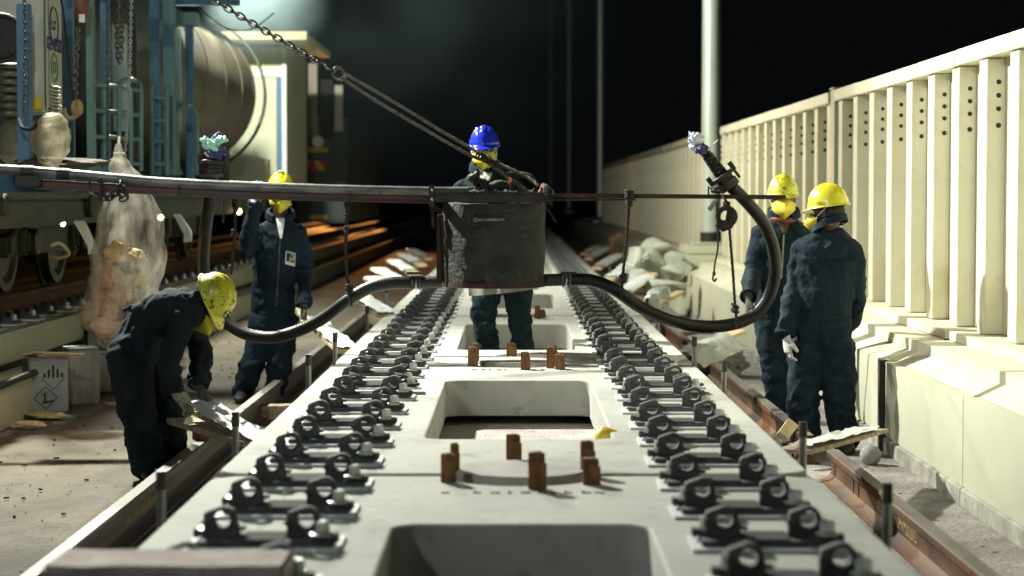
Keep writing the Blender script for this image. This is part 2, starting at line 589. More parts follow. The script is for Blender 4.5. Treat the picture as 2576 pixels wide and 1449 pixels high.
def arc(cx, cy, r, a0, a1, n):
    return [(cx + r * math.cos(math.radians(a0 + (a1 - a0) * i / n)), cy + r * math.sin(math.radians(a0 + (a1 - a0) * i / n))) for i in range(n + 1)]


def rrect(x0, x1, y0, y1, r, n=6):
    return arc(x1 - r, y0 + r, r, -90, 0, n) + arc(x1 - r, y1 - r, r, 0, 90, n) + arc(x0 + r, y1 - r, r, 90, 180, n) + arc(x0 + r, y0 + r, r, 180, 270, n)


SW, SL = 1.10, PIT - .070
BX = .03
nr = .285
CO = .13
out = arc(SW - CO, CO, CO, -90, 0, 8) + arc(SW - CO, SL - CO, CO, 0, 90, 8)
out += arc(BX, SL + .027, nr, -6, -174, 20)
out += arc(-SW + CO, SL - CO, CO, 90, 180, 8) + arc(-SW + CO, CO, CO, 180, 270, 8)
out += arc(BX, -.027, nr, 174, 6, 20)
slab_me = outline([out, rrect(-.375, .42, 1.07, SL - 1.10, .085)], SLABTH, .010, 'track_slab', K['slab'])
for f in slab_me.polygons:
    f.use_smooth = False
ORD = ['first', 'second', 'third', 'fourth', 'fifth', 'sixth', 'seventh', 'eighth', 'ninth', 'tenth', 'eleventh', 'twelfth', 'thirteenth']
SN = ['the nearest slab', 'the second slab', 'the blue helmet worker slab', 'the fourth slab', 'the fifth slab']
slabs = []
for k in range(-1, 12):
    y0 = JO + PIT * k + .0275
    o = mk('track_slab', slab_me)
    o.location = (0, y0, -SLABTH / 2)
    i = k + 1
    lab = ['pale concrete track slab nearest the camera, its hatch cut by the picture edge',
           'pale concrete track slab with open hatch and yellow bag corner, in front of the hopper',
           'pale concrete track slab with the blue helmeted worker standing in its hatch',
           'pale concrete track slab directly behind the blue helmeted worker'][i] if i < 4 else 'pale concrete track slab, %s from the front, in the distance behind the hopper' % ORD[i]
    tag(o, lab, 'track slab', 'concrete track slabs laid in a line')
    slabs.append(o)
    if i < 3:   # small stencilled marks in the concrete near the joint
        mm = MB()
        yj = y0 + SL - .44 if i < 2 else y0 + SL - .5
        x = -.25
        while x < .33:
            w = random.choice([.016, .028, .034])
            mm.bx(x, x + w, yj, yj + random.uniform(.012, .03), .0005, .003)
            if random.random() < .6:
                mm.bx(x, x + w * .4, yj + .032, yj + .045, .0005, .003)
            x += random.choice([.045, .06, .06, .11])
        mm.done('stencil_mark', K['inkk'], o)

# round stopper blocks (bollards) at the joints
bme = MB().lathe([(.0, -.02), (.245, -.02), (.245, .235), (.238, .245), (.0, .247)], (0, 0, 0), 40).mesh('round_stopper', K['stopper'])
for k in range(-1, 11):
    o = mk('round_stopper', bme)
    o.location = (BX, JO + PIT * k, -.222)
    i = k + 1
    lab = ['round concrete stopper block at the nearest joint, below the picture edge', 'dusty round concrete stopper ringed by wooden wedges, nearest in view',
           'round concrete stopper ringed by wooden wedges before the blue helmeted worker', 'round concrete stopper with a few wedges behind the blue helmeted worker'][i] if i < 4 else \
        'round concrete stopper between the %s and %s slabs, far behind the hopper' % (ORD[i - 1], ORD[i])
    if i > 0:
        tag(o, lab, 'stopper block', 'round stoppers at the slab joints')
    else:
        bpy.data.objects.remove(o)

# wooden wedges round the stoppers
wl = [
    (1126, 1212, 1138, 34, 'front left'), (1144, 1196, 1112, 22, 'rear left'), (1291, 1164, 1090, 36, 'rear middle'),
    (1350, 1230, 1134, 42, 'front middle'), (1477, 1196, 1106, 34, 'rear right'), (1486, 1218, 1150, 40, 'front right')]
rest = [(1188, 921, 872, 22, 'leftmost, front'), (1195, 908, 862, 18, 'leftmost, rear'), (1286, 902, 862, 24, 'rear middle'), (1321, 930, 884, 22, 'front middle'),
        (1384, 926, 872, 18, 'in the right bunch, leftmost'), (1397, 922, 868, 10, 'in the right bunch, thin pointed'), (1408, 929, 890, 22, 'in the right bunch, rightmost')]
far3 = [(1352, 802, 768, 14, 'left'), (1364, 800, 778, 14, 'right')]
for lst, nm in ((wl, 'wooden wedge at the nearest round stopper'), (rest, 'wooden wedge at the second round stopper'), (far3, 'wooden wedge behind the blue helmeted worker')):
    for (px, pb, pt, pw, pos) in lst:
        p = gp(px, pb, 0)
        d = p.y
        hh = (pb - pt) * d / FP
        w = pw * d / FP
        ob = thing('wooden_wedge', 'brown %s, %s one' % (nm, pos), 'wedge', (p.x, p.y, -.2), 'wooden wedges round the stoppers')
        mm = MB()
        t = w * .32
        mm.prism([(-w / 2, -.24), (w / 2, -.24), (w * .5, hh * .93), (w * .18, hh), (-w * .5, hh * .97)], p + V((0, -t, 0)), (1, 0, 0), (0, 0, 1), (0, 2 * t, 0))
        mm.done('wedge_block', K['wedge'], ob)
        mm = MB()
        sgn = random.choice([-1, 1])
        mm.prism([(-t * .5, -.24), (t * .5, -.24), (t * .55, hh * .72), (-t * .55, hh * .80)], p + V((sgn * w * .2, t * 1.05, 0)), (.9, 0, 0), (0, 0, 1), (0, t * .8, 0))
        mm.prism([(-w * .35, -.24), (w * .42, -.24), (w * .42, hh * .70), (-w * .35, hh * .80)], p + V((w * .18, -t * 1.7, 0)), (1, 0, 0), (0, 0, 1), (0, t * .62, 0))
        mm.done('wedge_splinter', K['wedge'], ob)

# ------------------------------------------------------------------ rail fasteners
ring = outline([[(-.052, 0), (.058, 0), (.053, .012), (.048, .040)] + arc(.006, .054, .0375, 20, 118, 12) + [(-.036, .079), (-.047, .074), (-.0505, .068)],
                arc(.004, .055, .0255, 0, 345, 23)], .046, .003, 'ring_shoulder', K['cast'])
ring.transform(Matrix.Rotation(PI / 2, 4, 'X'))
lip = MB().tube([V((.004 + .0275 * math.cos(a), -.0235, .055 + .0275 * math.sin(a))) for a in [2 * PI * i / 20 for i in range(20)]], .0032, 6, True).bx(.046, .072, -.022, .02, .022, .032, .003).bx(.05, .072, -.024, .018, .0, .010, .003).bx(-.058, -.04, -.030, -.020, .038, .052, .003).mesh('ring_lip', K['cast'])


def fastener(full=True):
    root = thing('rail_fastener', '', 'rail fastener', (0, 0, 0), 'rail fasteners in two rows on the slabs')
    if not full:
        mm = MB().bx(-.226, .226, -.130, .130, 0, .010, mi=1).bx(-.19, .19, -.085, .085, .0105, .027)
        mm.done('base_plate', [K['cast'], K['shim']], root)
        for s in (-1, 1):
            o = mk('ring_shoulder', ring, root)
            o.location = (s * .122 - .008, 0, .026)
            mm = MB().cyl((s * .172, -s * .045, .027), (s * .172, -s * .045, .048), .032, n=12).cyl((s * .172, -s * .045, .048), (s * .172, -s * .045, .076), .020, n=6)
            mm.done('bolt', K['bolt'], root)
        return root
    MB().bx(-.226, .226, -.130, .130, 0, .010, .002).done('shim', K['shim'], root)
    MB().bx(-.198, .198, -.088, .088, .0105, .027, .003).done('base_plate', K['cast'], root)
    MB().bx(-.064, .060, -.080, .080, .0275, .0315, .001).done('rail_seat', K['seat'], root)
    for s in (-1, 1):
        o = mk('ring_shoulder', ring, root)
        o.location = (s * .122 - .008, 0, .0265)
        l = mk('ring_lip', lip, o)
        l.location = (s * .122 - .008, 0, .0265)
        x, y = s * .170, -s * .046
        bk = MB().bx(x - .034, x + .036, y - .034, y + .034, .0275, .040, .005).bx(x + s * .03, x + s * .048, y - .026, y + .026, .02, .046, .004).done('clamp_block', K['cast'], root)
        MB().lathe([(0, .0405), (.037, .0405), (.037, .046), (.035, .047), (.026, .0475), (.026, .052), (0, .052)], (x, y, 0), 20).done('washer', K['washer'], bk)
        MB().lathe([(0, .0525), (.0225, .0525), (.0225, .078), (.0195, .082), (0, .0822)], (x, y, 0), 6).done('bolt', K['bolt'], bk, ang=20)
    return root


def tree_copy(o, parent=None):
    c = o.copy()
    COL.objects.link(c)
    if parent is not None:
        c.parent = parent
        c.matrix_parent_inverse = o.matrix_parent_inverse.copy()
    for ch in list(o.children):
        tree_copy(ch, c)
    return c


nearF, farF = fastener(True), fastener(False)
used = {}
FORD = ['first', 'second', 'third', 'fourth', 'fifth', 'sixth', 'seventh', 'eighth']
nF = 0
for k in range(-4, 62):
    y = 7.83 + .62125 * k
    if y < 5.3:
        continue
    si = int((y - (JO - PIT)) // PIT)
    n = int(((y - (JO - PIT)) % PIT) / .62125)
    for sx in (-1, 1):
        full = y < 19.5
        proto = nearF if full else farF
        if proto not in used:
            o = proto
            used[proto] = 1
        else:
            o = tree_copy(proto)
        o.location = (sx * .735 + .004 + random.uniform(-.006, .006), y + random.uniform(-.008, .008), .0005)
        o.rotation_euler = (0, 0, random.uniform(-.02, .02))
        row = 'left' if sx < 0 else 'right'
        if si < 5:
            o['label'] = 'ring fastener in %s row, %s from the near end of %s' % (row, FORD[n], SN[si])
        else:
            o['label'] = 'small distant ring fastener in the %s row far behind the hopper' % row
        nF += 1
# one spare shoulder assembly pushed between two fasteners on each row
for px, py, row in ((985, 1012, 'left'), (1630, 1012, 'right')):
    p = gp(px, py, 0)
    o = tree_copy(nearF)
    o.location = (p.x, p.y + .0, .0005)
    o.location.x = (-.735 if row == 'left' else .735) + .03
    o.location.y = 10.62 if row == 'left' else 10.60
    o.location.z = .0275
    o.scale = (1, .7, .6)
    o.rotation_euler = (0, 0, .05)
    o['label'] = 'spare low fastener wedged extra between two others on the %s row' % row

# ------------------------------------------------------------------ steel pins beside the slabs
pin_me = MB().lathe([(0, -.66), (.0155, -.66), (.0155, 0), (.0148, .004), (0, .004)], (0, 0, 0), 16).mesh('pin_shaft', K['pin'])
cap_me = MB().lathe([(.0158, -.055), (.0175, -.055), (.0175, .006), (.0165, .008), (0, .008)], (0, 0, 0), 16, caps=False).mesh('pin_cap', K['raildark'])
pins = [(405, 1190, -1), (592, 1040, -1), (776, 895, -1), (843, 840, -1), (924, 772, -1), (2232, 1222, 1), (2020, 1066, 1), (1822, 910, 1), (1747, 850, 1), (1655, 780, 1), (1628, 752, 1), (972, 722, -1), (1565, 690, 1), (1535, 672, 1)]
cnt = {-1: 0, 1: 0}
for px, py, s in pins:
    d = abs(FP * 1.172 / (px - 1292))
    p = at(px, py, d)
    cnt[s] += 1
    o = thing('steel_pin', 'upright steel pin at the %s slab edge, %s from the front' % ('left' if s < 0 else 'right', ORD[cnt[s] - 1]), 'steel pin', p, 'steel pins standing along the slab edges')
    a = mk('pin_shaft', pin_me)
    a.location = p
    par(a, o)
    b = mk('pin_cap', cap_me)
    b.location = p
    par(b, o)

# ------------------------------------------------------------------ loose rails
RP = [(-.0725, 0), (.0725, 0), (.0725, .010), (.030, .024), (.010, .045), (.0085, .060), (.0085, .115), (.012, .126), (.034, .134), (.0355, .150), (.0345, .166), (.026, .1735), (-.026, .1735), (-.0345, .166), (-.0355, .150), (-.034, .134), (-.012, .126), (-.0085, .115), (-.0085, .060), (-.010, .045), (-.030, .024), (-.0725, .010)]
RTOP = [(-.030, .1742), (.030, .1742), (.030, .1752), (-.030, .1752)]


def rail(label, p0, p1, mats, group='loose rails lying beside the slabs', name='rail'):
    p0, p1 = V(p0), V(p1)
    t = (p1 - p0)
    u = V((t.y, -t.x, 0)).normalized()
    mm = MB()
    n = max(1, int(t.length / 3))
    for i in range(1):
        mm.prism(RP, p0, u, (0, 0, 1), t)
    o = mm.done(name, mats[0], None, ang=30)
    tag(o, label, 'rail', group)
    mm = MB().prism(RTOP, p0, u, (0, 0, 1), t)
    mm.done('running_surface', mats[1], o)
    return o


R1 = rail('long dark loose rail lying left of the slabs by the bent worker', (-1.765, 2.5, GZ), (-1.765, 24.5, GZ), (K['raildark'], K['railtop']))
xr = 1.738
R2 = rail('rusty brown rail at front right with a square cut end', (xr + .01, 2.5, GZ), (xr, 11.1, GZ), (K['rail'], K['railtop']))
R3 = rail('rusty orange rail on the right passing the standing workers feet', (1.70, 11.75, GZ), (1.64, 23.5, GZ), (K['rail'], K['railtop']))
# chalk lettering on the rails
for body, yy, sz in (('N:2', 9.62, .075), ('1PVM2020/2', 8.95, .085)):
    me = text_mesh(body, sz, .0006, 'chalk_lettering', K['chalk'])
    place_text(me, 'chalk_lettering', (xr + .0028 - .0108, yy, GZ + .088), (0, -1, 0), (0, 0, 1), R2)
comb = [(0, -.004)]
for i in range(16):
    y = i * .052
    h = random.uniform(.02, .04)
    w = random.uniform(.012, .03)
    comb += [(y, .0), (y, h), (y + w, h), (y + w, .0)]
comb += [(y + w, -.004)]
mm = MB().prism(comb, (-1.765 + .0095, 9.2, GZ + .072), (0, 1, 0), (0, 0, 1), (.001, 0, 0))
mm.done('chalk_mark', K['chalk'], R1)
# raised mark ribs on the right rail web
mm = MB()
for y in (10.35, 10.2):
    mm.bx(xr + .004 - .016, xr + .004 - .003, y, y + .012, GZ + .03, GZ + .13)
mm.done('web_rib', K['rail'], R2)
# wire loop round rail 3
p = V((1.69, 11.95, GZ))
tag(MB().tube(spline([p + V((-.045, 0, .176)), p + V((-.05, 0, .12)), p + V((-.055, -.01, .03)), p + V((-.085, -.03, .014)), p + V((-.10, -.05, .05))], 6), .006, 8).tube([p + V((-.045, 0, .18)), p + V((.045, 0, .18))], .006, 8).done('wire_loop', K['blackm']), 'thin black wire hooked over the rusty orange rail head', 'wire')

# timber packers under the slab edges and at the rails
for (x, y, z, sx, sy, sz, kk, lab) in (
        (-1.145, 7.75, -.235, .12, .10, .05, 'timberp', 'small pale timber packer under the left slab corner at the nearest joint'),
        (-1.77, 11.55, GZ + .215, .10, .13, .075, 'wedge', 'brown timber block on the left rail under the plank end'),
        (-1.62, 14.2, GZ + .05, .30, .16, .10, 'timber', 'dark flat timber block against the left rail behind the bent worker')):
    tag(MB().box((x, y, z), (sx, sy, sz), Matrix.Rotation(.15, 3, 'Z'), .006).done('timber_block', K[kk]), lab, 'timber block')

# big rough block across the near slab, bottom left of the picture
o = thing('timber_baulk', 'rough reddish grey timber baulk, blurred, in the lower left corner', 'timber', (-.86, 5.25, .0))
mm = MB()
mm.bx(-1.17, -.565, 5.0, 5.28, .002, .112, .012)
bmesh.ops.subdivide_edges(mm.bm, edges=mm.bm.edges[:], cuts=5, use_grid_fill=True)
for v in mm.bm.verts:
    v.co += noise.noise_vector(v.co * 9) * .008
mm.done('baulk_body', K['sleeper'], o)

# ------------------------------------------------------------------ planks with plastic sheet
def plank(label, a, b, w, t, kk='timber', sheet=None, up=(0, 0, 1), slabel=None, sk='sheet', roll=0):
    a, b = V(a), V(b)
    d = (b - a).normalized()
    u = V(up)
    x = u.cross(d).normalized()
    u = d.cross(x)
    R = Matrix((x, d, u)).transposed() @ Matrix.Rotation(roll, 3, 'Y')
    mm = MB().box((a + b) / 2, (w, (b - a).length, t), R)
    bmesh.ops.subdivide_edges(mm.bm, edges=mm.bm.edges[:], cuts=4, use_grid_fill=True)
    for v in mm.bm.verts:
        v.co += noise.noise_vector(v.co * 7) * .004
    o = mm.done('plank', K[kk])
    tag(o, label, 'plank', 'planks leaning along the slab edges')
    if sheet:
        s0, s1, off, sw = sheet
        nx, ny = 9, 26
        vs, fs = [], []
        L = (b - a).length
        for j in range(ny + 1):
            s = s0 + (s1 - s0) * j / ny
            for i in range(nx + 1):
                q = (i / nx - .5) * sw + off
                wob = noise.noise(V((q * 26, s * 9, a.x))) * .014 + noise.noise(V((q * 60, s * 22, a.y))) * .006
                edge = -max(0, abs(q) - w / 2) * .8
                vs.append(a + d * (s * L) + R @ V((q + .016 * noise.noise(V((s * 6, i, 3))), 0, t / 2 + .020 + wob + edge)))
        for j in range(ny):
            for i in range(nx):
                k = j * (nx + 1) + i
                fs.append((k, k + 1, k + nx + 2, k + nx + 1))
        mm = MB()
        mm.add(vs, fs)
        q = mm.done('plastic_sheet', K[sk], None, 60)
        tag(q, slabel or ('white plastic sheet lying on the ' + label), 'plastic sheet', 'plastic sheets on the planks')
    return o


plank('weathered plank gripped by the bent worker at the left rail', at(418, 1046, 11.5), at(650, 1118, 10.15), .15, .03, sheet=None)
def strip(name, label, pts, w, kk, seed=1):
    P = spline(pts, 10)
    vs, fs = [], []
    nx = 8
    for j, p in enumerate(P):
        t = (P[min(j + 1, len(P) - 1)] - P[max(j - 1, 0)]).normalized()
        s = V((0, 0, 1)).cross(t).normalized()
        ww = w * min(1, .45 + j / 9)
        for i in range(nx + 1):
            q = (i / nx - .5) * ww
            vs.append(p + s * q + V((0, 0, .016 * noise.noise(V((q * 30, j * .35, seed))) + .010 * math.sin(q * 70 + j * .2))))
    for j in range(len(P) - 1):
        for i in range(nx):
            k = j * (nx + 1) + i
            fs.append((k, k + 1, k + nx + 2, k + nx + 1))
    m_ = MB()
    m_.add(vs, fs)
    return tag(m_.done(name, K[kk], None, 60), label, 'plastic sheet', 'plastic sheets on the planks')


strip('plastic_sheet', 'white plastic sheet pulled along a plank by the bent worker', [at(486, 1008, 10.98), at(520, 1022, 10.85), at(570, 1050, 10.6), at(620, 1076, 10.35), at(668, 1104, 10.1)], .17, 'sheet')
plank('second dark plank under the white sheet held by the bent worker', at(500, 1030, 11.1), at(664, 1112, 10.15), .13, .026)
plank('plank crossing the cut rail end at right below the standing workers', at(1996, 1136, 9.55), at(2196, 1082, 11.0), .17, .020, sheet=(.02, .90, -.02, .12), slabel='white plastic sheet on the plank at the cut rail end')
plank('short pale wood stake leaning on the rusty orange rail', at(1968, 1100, 11.6), at(1992, 1066, 11.75), .07, .035, 'timberp', up=(0, -1, .2))
plank('long plank with grey bundle behind the front right pins', at(1708, 896, 14.0), at(1862, 834, 15.2), .10, .03, 'timberp', sheet=(.0, .72, -.07, .22), slabel='grey plastic bundle beside the plank behind the right pins', sk='sheetg')
plank('white sheeted plank sloping to the slab behind the left hose', at(786, 806, 16.2), at(872, 884, 14.0), .14, .03, 'timberp', sheet=(.0, 1.0, 0, .15), slabel='white plastic sheet on the plank behind the left hose')
plank('white sheeted plank beyond the left hose near its coupling', at(896, 742, 19.5), at(972, 794, 17.6), .16, .03, 'timberp', sheet=(.0, 1.0, 0, .17), slabel='white plastic sheet on the plank near the left coupling')
plank('thin plank reaching right above the distant right rail', at(1600, 790, 19.2), at(1712, 735, 20.4), .09, .03, 'timberp', sheet=(.0, .5, .06, .16), slabel='white plastic lump on the thin plank above the right rail')
plank('thin timber batten under the left standing worker hand', at(752, 780, 15.9), at(772, 822, 15.0), .06, .03, 'timberp')
far_pl = [(945, 676, 1012, 712, 24, 22.5), (985, 655, 1046, 692, 27, 25.5), (1010, 640, 1062, 668, 31, 29), (1030, 628, 1078, 652, 36, 34), (930, 700, 990, 722, 22, 21),
          (1528, 706, 1604, 658, 24.5, 26), (1560, 742, 1640, 690, 22, 23.5), (1500, 676, 1560, 640, 30, 32), (1480, 652, 1530, 622, 36, 38), (1470, 640, 1510, 618, 40, 42)]
nl = {-1: 0, 1: 0}
for (x0, y0, x1, y1, d0, d1) in far_pl:
    s = -1 if x0 < 1292 else 1
    nl[s] += 1
    side = 'left' if s < 0 else 'right'
    plank('distant timber plank slanting off the %s slab edge, number %s away' % (side, ORD[nl[s] - 1]), at(x0, y0, d0), at(x1, y1, d1), .14, .035, 'timberp',
          sheet=(.1, .8, .02, .24), slabel='crumpled white sheet on the %s distant plank of the %s row' % (ORD[nl[s] - 1], side))
plank('big brown board leaning behind the right hose rope', at(1640, 805, 19.0), at(1590, 745, 19.6), .22, .03, 'wedge', up=(.3, -1, .3))


def crumple(seed, amp=.28, f=1.6):
    def fn(k):
        q = V((k.x + seed * 3.1, k.y + seed * 1.7, k.z - seed)) * f
        r = 1 - abs(noise.noise(q * 1.1 + V((5, 1, 2)))) * 2
        return 1 + amp * noise.noise(q) + .22 * (r - .5) + .05 * noise.noise(q * 4)
    return fn


def lump(c, r, seed, n=16, bev=.02):
    rn = random.Random(seed)
    b2 = bmesh.new()
    for i in range(n):
        q = V((rn.gauss(0, 1), rn.gauss(0, 1), rn.gauss(0, 1))).normalized() * rn.uniform(.82, 1.12)
        b2.verts.new((q.x * r[0], q.y * r[1], q.z * r[2]))
    g = bmesh.ops.convex_hull(b2, input=b2.verts[:])
    for v in [v for v in b2.verts if not v.link_faces]:
        b2.verts.remove(v)
    bmesh.ops.bevel(b2, geom=b2.edges[:], offset=bev, segments=2, affect='EDGES', clamp_overlap=True)
    bmesh.ops.subdivide_edges(b2, edges=b2.edges[:], cuts=1, use_grid_fill=True)
    m_ = MB()
    b2.verts.index_update()
    m_.add([V(c) + v.co + noise.noise_vector(v.co * 7 + V((seed, 0, 0))) * .018 for v in b2.verts], [tuple(v.index for v in f.verts) for f in b2.faces])
    b2.free()
    return m_


# heap of dusty sheeted lumps at the wall
sk = [(1648, 628, 26.5, .30, .26, .17, 'topmost and largest'), (1604, 650, 25.6, .22, .2, .20, 'upper left'), (1640, 672, 24.6, .20, .2, .24, 'middle, upright'), (1697, 650, 26.4, .17, .2, .15, 'upper right by the pedestal'), (1668, 720, 23.0, .30, .22, .10, 'lowest, flat'), (1572, 686, 25, .15, .16, .14, 'leftmost small'), (1690, 690, 24.5, .20, .2, .14, 'right middle'), (1720, 672, 25.8, .14, .16, .12, 'rightmost under the pedestal'), (1612, 700, 24.0, .17, .18, .14, 'left middle')]
for i, (px, py, d, a, b, c, w) in enumerate(sk):
    p = at(px, py, d)
    tag(lump(p, (a, b, c), i + 3).done('wrapped_lump', K['sack'], None, 40), 'dusty pale wrapped lump in the heap by the wall, %s' % w, 'lump', 'lumps heaped by the right wall')
for i, (px, py, d, r) in enumerate([(1652, 752, 20, .10), (1668, 738, 20, .07), (1640, 768, 19.5, .09)]):
    p = at(px, py, d)
    tag(MB().ball(p, (r, r, r * 1.1), None, 3, crumple(20 + i, .2, 1.3)).done('plastic_bundle', K['sheet']), 'small white knotted bundle on the right slab edge, %s' % ['upper left', 'upper right', 'lowest'][i], 'bundle', 'white bundles at the right slab edge')
# stones and litter
p = gp(2190, 1150, GZ + .05)
tag(MB().ball((p.x, p.y, GZ + .06), .062, None, 3, lambda k: 1 + .04 * noise.noise(k * 2)).done('stone', K['stone']), 'round grey stone on the ground by the right wall foot', 'stone')
p = gp(1812, 880, -.3)
tag(MB().ball((p.x, p.y, -.42), (.22, .2, .14), None, 4, crumple(7, .3, 1.8)).done('rubble_lump', K['stone'], None, 28), 'grey rubble lump under the grey bundle at right', 'rubble')
p = gp(1290, 1290, -.25)
mm = MB()
pp = at(1472, 1088, 8.9)
mm.loft([(pp + V((.13, .0, -.09)), V((.10, 0, 0)), V((0, .07, 0))), (pp + V((.12, 0, -.03)), V((.085, 0, 0)), V((0, .06, 0))), (pp + V((.10, 0, .005)), V((.05, 0, 0)), V((0, .04, 0))), (pp + V((.085, 0, .025)), V((.012, 0, 0)), V((0, .01, 0)))], 14)
tag(mm.done('yellow_bag', K['yellow']), 'corner of a yellow bag inside the open hatch', 'bag')
mm = MB()
for i in range(1300):
    s = random.choice([-1, 1])
    x = random.uniform(1.30, 2.2) * s if s > 0 else -random.uniform(1.3, 3.3)
    y = random.uniform(5.5, 22)
    r = random.choice([.002, .003, .004, .004, .005, .009])
    if abs(abs(x) - 1.76) < .09:
        continue
    mm.box((x, y, GZ + r * .5), (r * random.uniform(1, 4), r * 1.4, r), Matrix.Rotation(random.uniform(0, 6), 3, 'Z'))
o = mm.done('ground_litter', K['debris'], None, 35, False)
o['kind'] = 'stuff'
tag(o, 'scattered crumbs and splinters on the dusty ground', 'litter', None, 'stuff')
for (px, py, kk, lab, sx) in ((640, 882, 'sheet', 'white torn plastic scrap on the ground behind the left worker legs', .10), (315, 1030, 'red', 'red and white crushed packet beside the tins', .09), (115, 1052, 'bagy', 'torn brown yellow packet in front of the grey tin', .16), (70, 1075, 'timberp', 'thin wood splinter near the base of the left track wall', .12)):
    p = gp(px, py, GZ)
    mm = MB().ball((p.x, p.y, GZ + .02), (sx, sx * .5, .025), Matrix.Rotation(-.3, 3, 'Z'), 3, crumple(px * .01, .4, 1.6))
    tag(mm.done('scrap', K[kk], None, 30), lab, 'litter')
# ------------------------------------------------------------------ right hand parapet wall and fence
PW = [(2.25, -.415), (2.25, .02), (2.42, .085), (2.42, .150), (2.62, .156), (2.62, .208), (3.3, .214), (3.3, -.5), (2.3, -.5)]
segs = [(1.5, 10.2, 'nearest, cut by the right picture edge'), (10.215, 12.35, 'short piece right of the back turned worker'), (12.42, 17.55, 'behind the two yellow helmeted workers'), (17.57, 26.7, 'from the workers to the pole pedestal'), (28.45, 37.4, 'dark, first beyond the pole'), (37.42, 47.2, 'dark, second beyond the pole'), (47.22, 77, 'dark, farthest')]
for i, (a, b, w) in enumerate(segs):
    o = thing('parapet_wall', 'cream concrete parapet wall piece, ' + w, 'wall', (2.6, a, GZ), 'parapet wall pieces along the right side')
    L = V((0, b - a, 0))
    sh = (.030, .014, 0, 0, 0, 0, 0)[i]
    sx = V((sh, a + .012, 0))
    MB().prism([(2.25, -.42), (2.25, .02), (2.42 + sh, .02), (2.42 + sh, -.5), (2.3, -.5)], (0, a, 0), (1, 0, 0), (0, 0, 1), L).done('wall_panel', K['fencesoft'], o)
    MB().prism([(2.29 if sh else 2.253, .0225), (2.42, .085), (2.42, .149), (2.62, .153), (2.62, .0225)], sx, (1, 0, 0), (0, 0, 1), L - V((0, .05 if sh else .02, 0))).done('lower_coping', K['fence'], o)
    q = a
    while q < b - .2:
        e = min(q + 1.9, b)
        z = random.uniform(0, .01)
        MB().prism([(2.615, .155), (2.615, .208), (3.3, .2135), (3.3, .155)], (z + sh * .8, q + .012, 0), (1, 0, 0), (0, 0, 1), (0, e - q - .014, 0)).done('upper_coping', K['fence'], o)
        q = e
    MB().prism([(2.236, GZ - .03), (2.238, -.445), (2.250, -.436), (2.4, -.436), (2.4, GZ - .03)], (0, a, 0), (1, 0, 0), (0, 0, 1), L).done('kerb_foot', K['kerb'], o)
# dark strip painted in for the shadow gap between the short piece and the next
tag(MB().bx(2.215, 2.262, 12.36, 12.41, GZ, .03).done('shadow_strip', K['dark']), 'dark narrow strip painted as shadow in the wall joint beside the back turned worker', 'shadow strip')

CT = 1.92       # fence top


def rib_mesh():
    m = MB().bx(2.755, 2.862, 0, .20, .214, CT - .098, .004)
    for z, r in ((1.686, .0155), (1.608, .0155), (1.530, .0155), (1.434, .0165)):
        c = V((2.822, -.0015, z))
        m.tube([c + V((0, .002, 0)), c], r, 14, mi=1)
        m.torus(c + V((0, .0005, 0)), (0, 1, 0), r + .001, .0022, 16, 6, 0)
    return m.mesh('rib', [K['fence'], K['inkk']])


RIB = rib_mesh()
CAPM = {}
fsec = [(7.95, 17.50, 'nearest, at the right picture edge'), (17.80, 27.15, 'between the two workers and the steel pole'), (27.85, 37.2, 'dim, just left of the steel pole'), (37.4, 47.0, 'dark, second left of the steel pole'), (47.2, 57, 'dark, third left of the steel pole'), (57.2, 67, 'nearly black, farthest')]
for (a, b, w) in fsec:
    o = thing('noise_barrier', 'ribbed cream concrete barrier section on the wall, ' + w, 'barrier', (2.9, a, .21), 'ribbed barrier sections on the right wall')
    MB().bx(2.862, 2.98, a, b, .2145, CT - .004).done('back_panel', K['fence'], o)
    n = int((b - a) / .75)
    for k in range(n + 1):
        y = b - .30 - k * .75
        if y < a:
            break
        r = mk('rib', RIB)
        r.location = (0, y, 0)
        par(r, o)
    n = max(1, round((b - a) / 1.2))
    for k in range(n):
        y0, y1 = a + (b - a) * k / n, a + (b - a) * (k + 1) / n
        jz = random.uniform(-.004, .004)
        MB().bx(2.728 + jz, 3.0, y0 + .002, y1 - .002, CT - .096 + jz, CT + jz, .005).done('cap_block', K['fence'], o)
for y, lab in ((17.65, 'pale green square post between the two lit barrier sections'),):
    o = thing('barrier_post', lab, 'post', (2.9, y, .21))
    MB().bx(2.74, 3.0, y - .115, y + .115, .2145, 1.935, .006).done('post_shaft', K['postg'], o)
    MB().bx(2.73, 3.01, y - .125, y + .125, 1.9355, 1.948, .003).done('post_cap', K['postg'], o)

# poles
for (px, d, r, top, lab) in ((1788, 27.5, .125, 9.5, 'thick brightly lit galvanised pole on a pedestal beside the wall'), (1509, 64, .10, 17, 'thin dim pole behind the taut black rope at right'), (1431, 100, .10, 14.5, 'faint thin pole left of the dim pole'), (1385, 140, .11, 16, 'faintest far pole right of the blue helmet')):
    x = (px - 1292) / FP * d
    zb = .40 if d < 30 else .22
    o = thing('steel_pole', lab, 'pole', (x, d, zb), 'steel poles along the right wall')
    MB().lathe([(0, zb), (r * 1.03, zb), (r * .96, top), (0, top)], (x, d, 0), 40).done('pole_shaft', K['galv'], o)
    MB().lathe([(r * 1.10, zb), (r * 1.14, zb), (r * 1.14, zb + .13), (r * 1.08, zb + .13)], (x, d, 0), 40, caps=False).done('base_collar', K['blackm'], o)
    bp = MB().bx(x - r * 2, x + r * 2, d - r * 2, d + r * 2, zb - .03, zb - .001, .004).done('base_plate', K['galv'], o)
o = thing('pole_pedestal', 'cream concrete pedestal carrying the thick lit pole', 'pedestal', (2.6, 27.5, GZ))
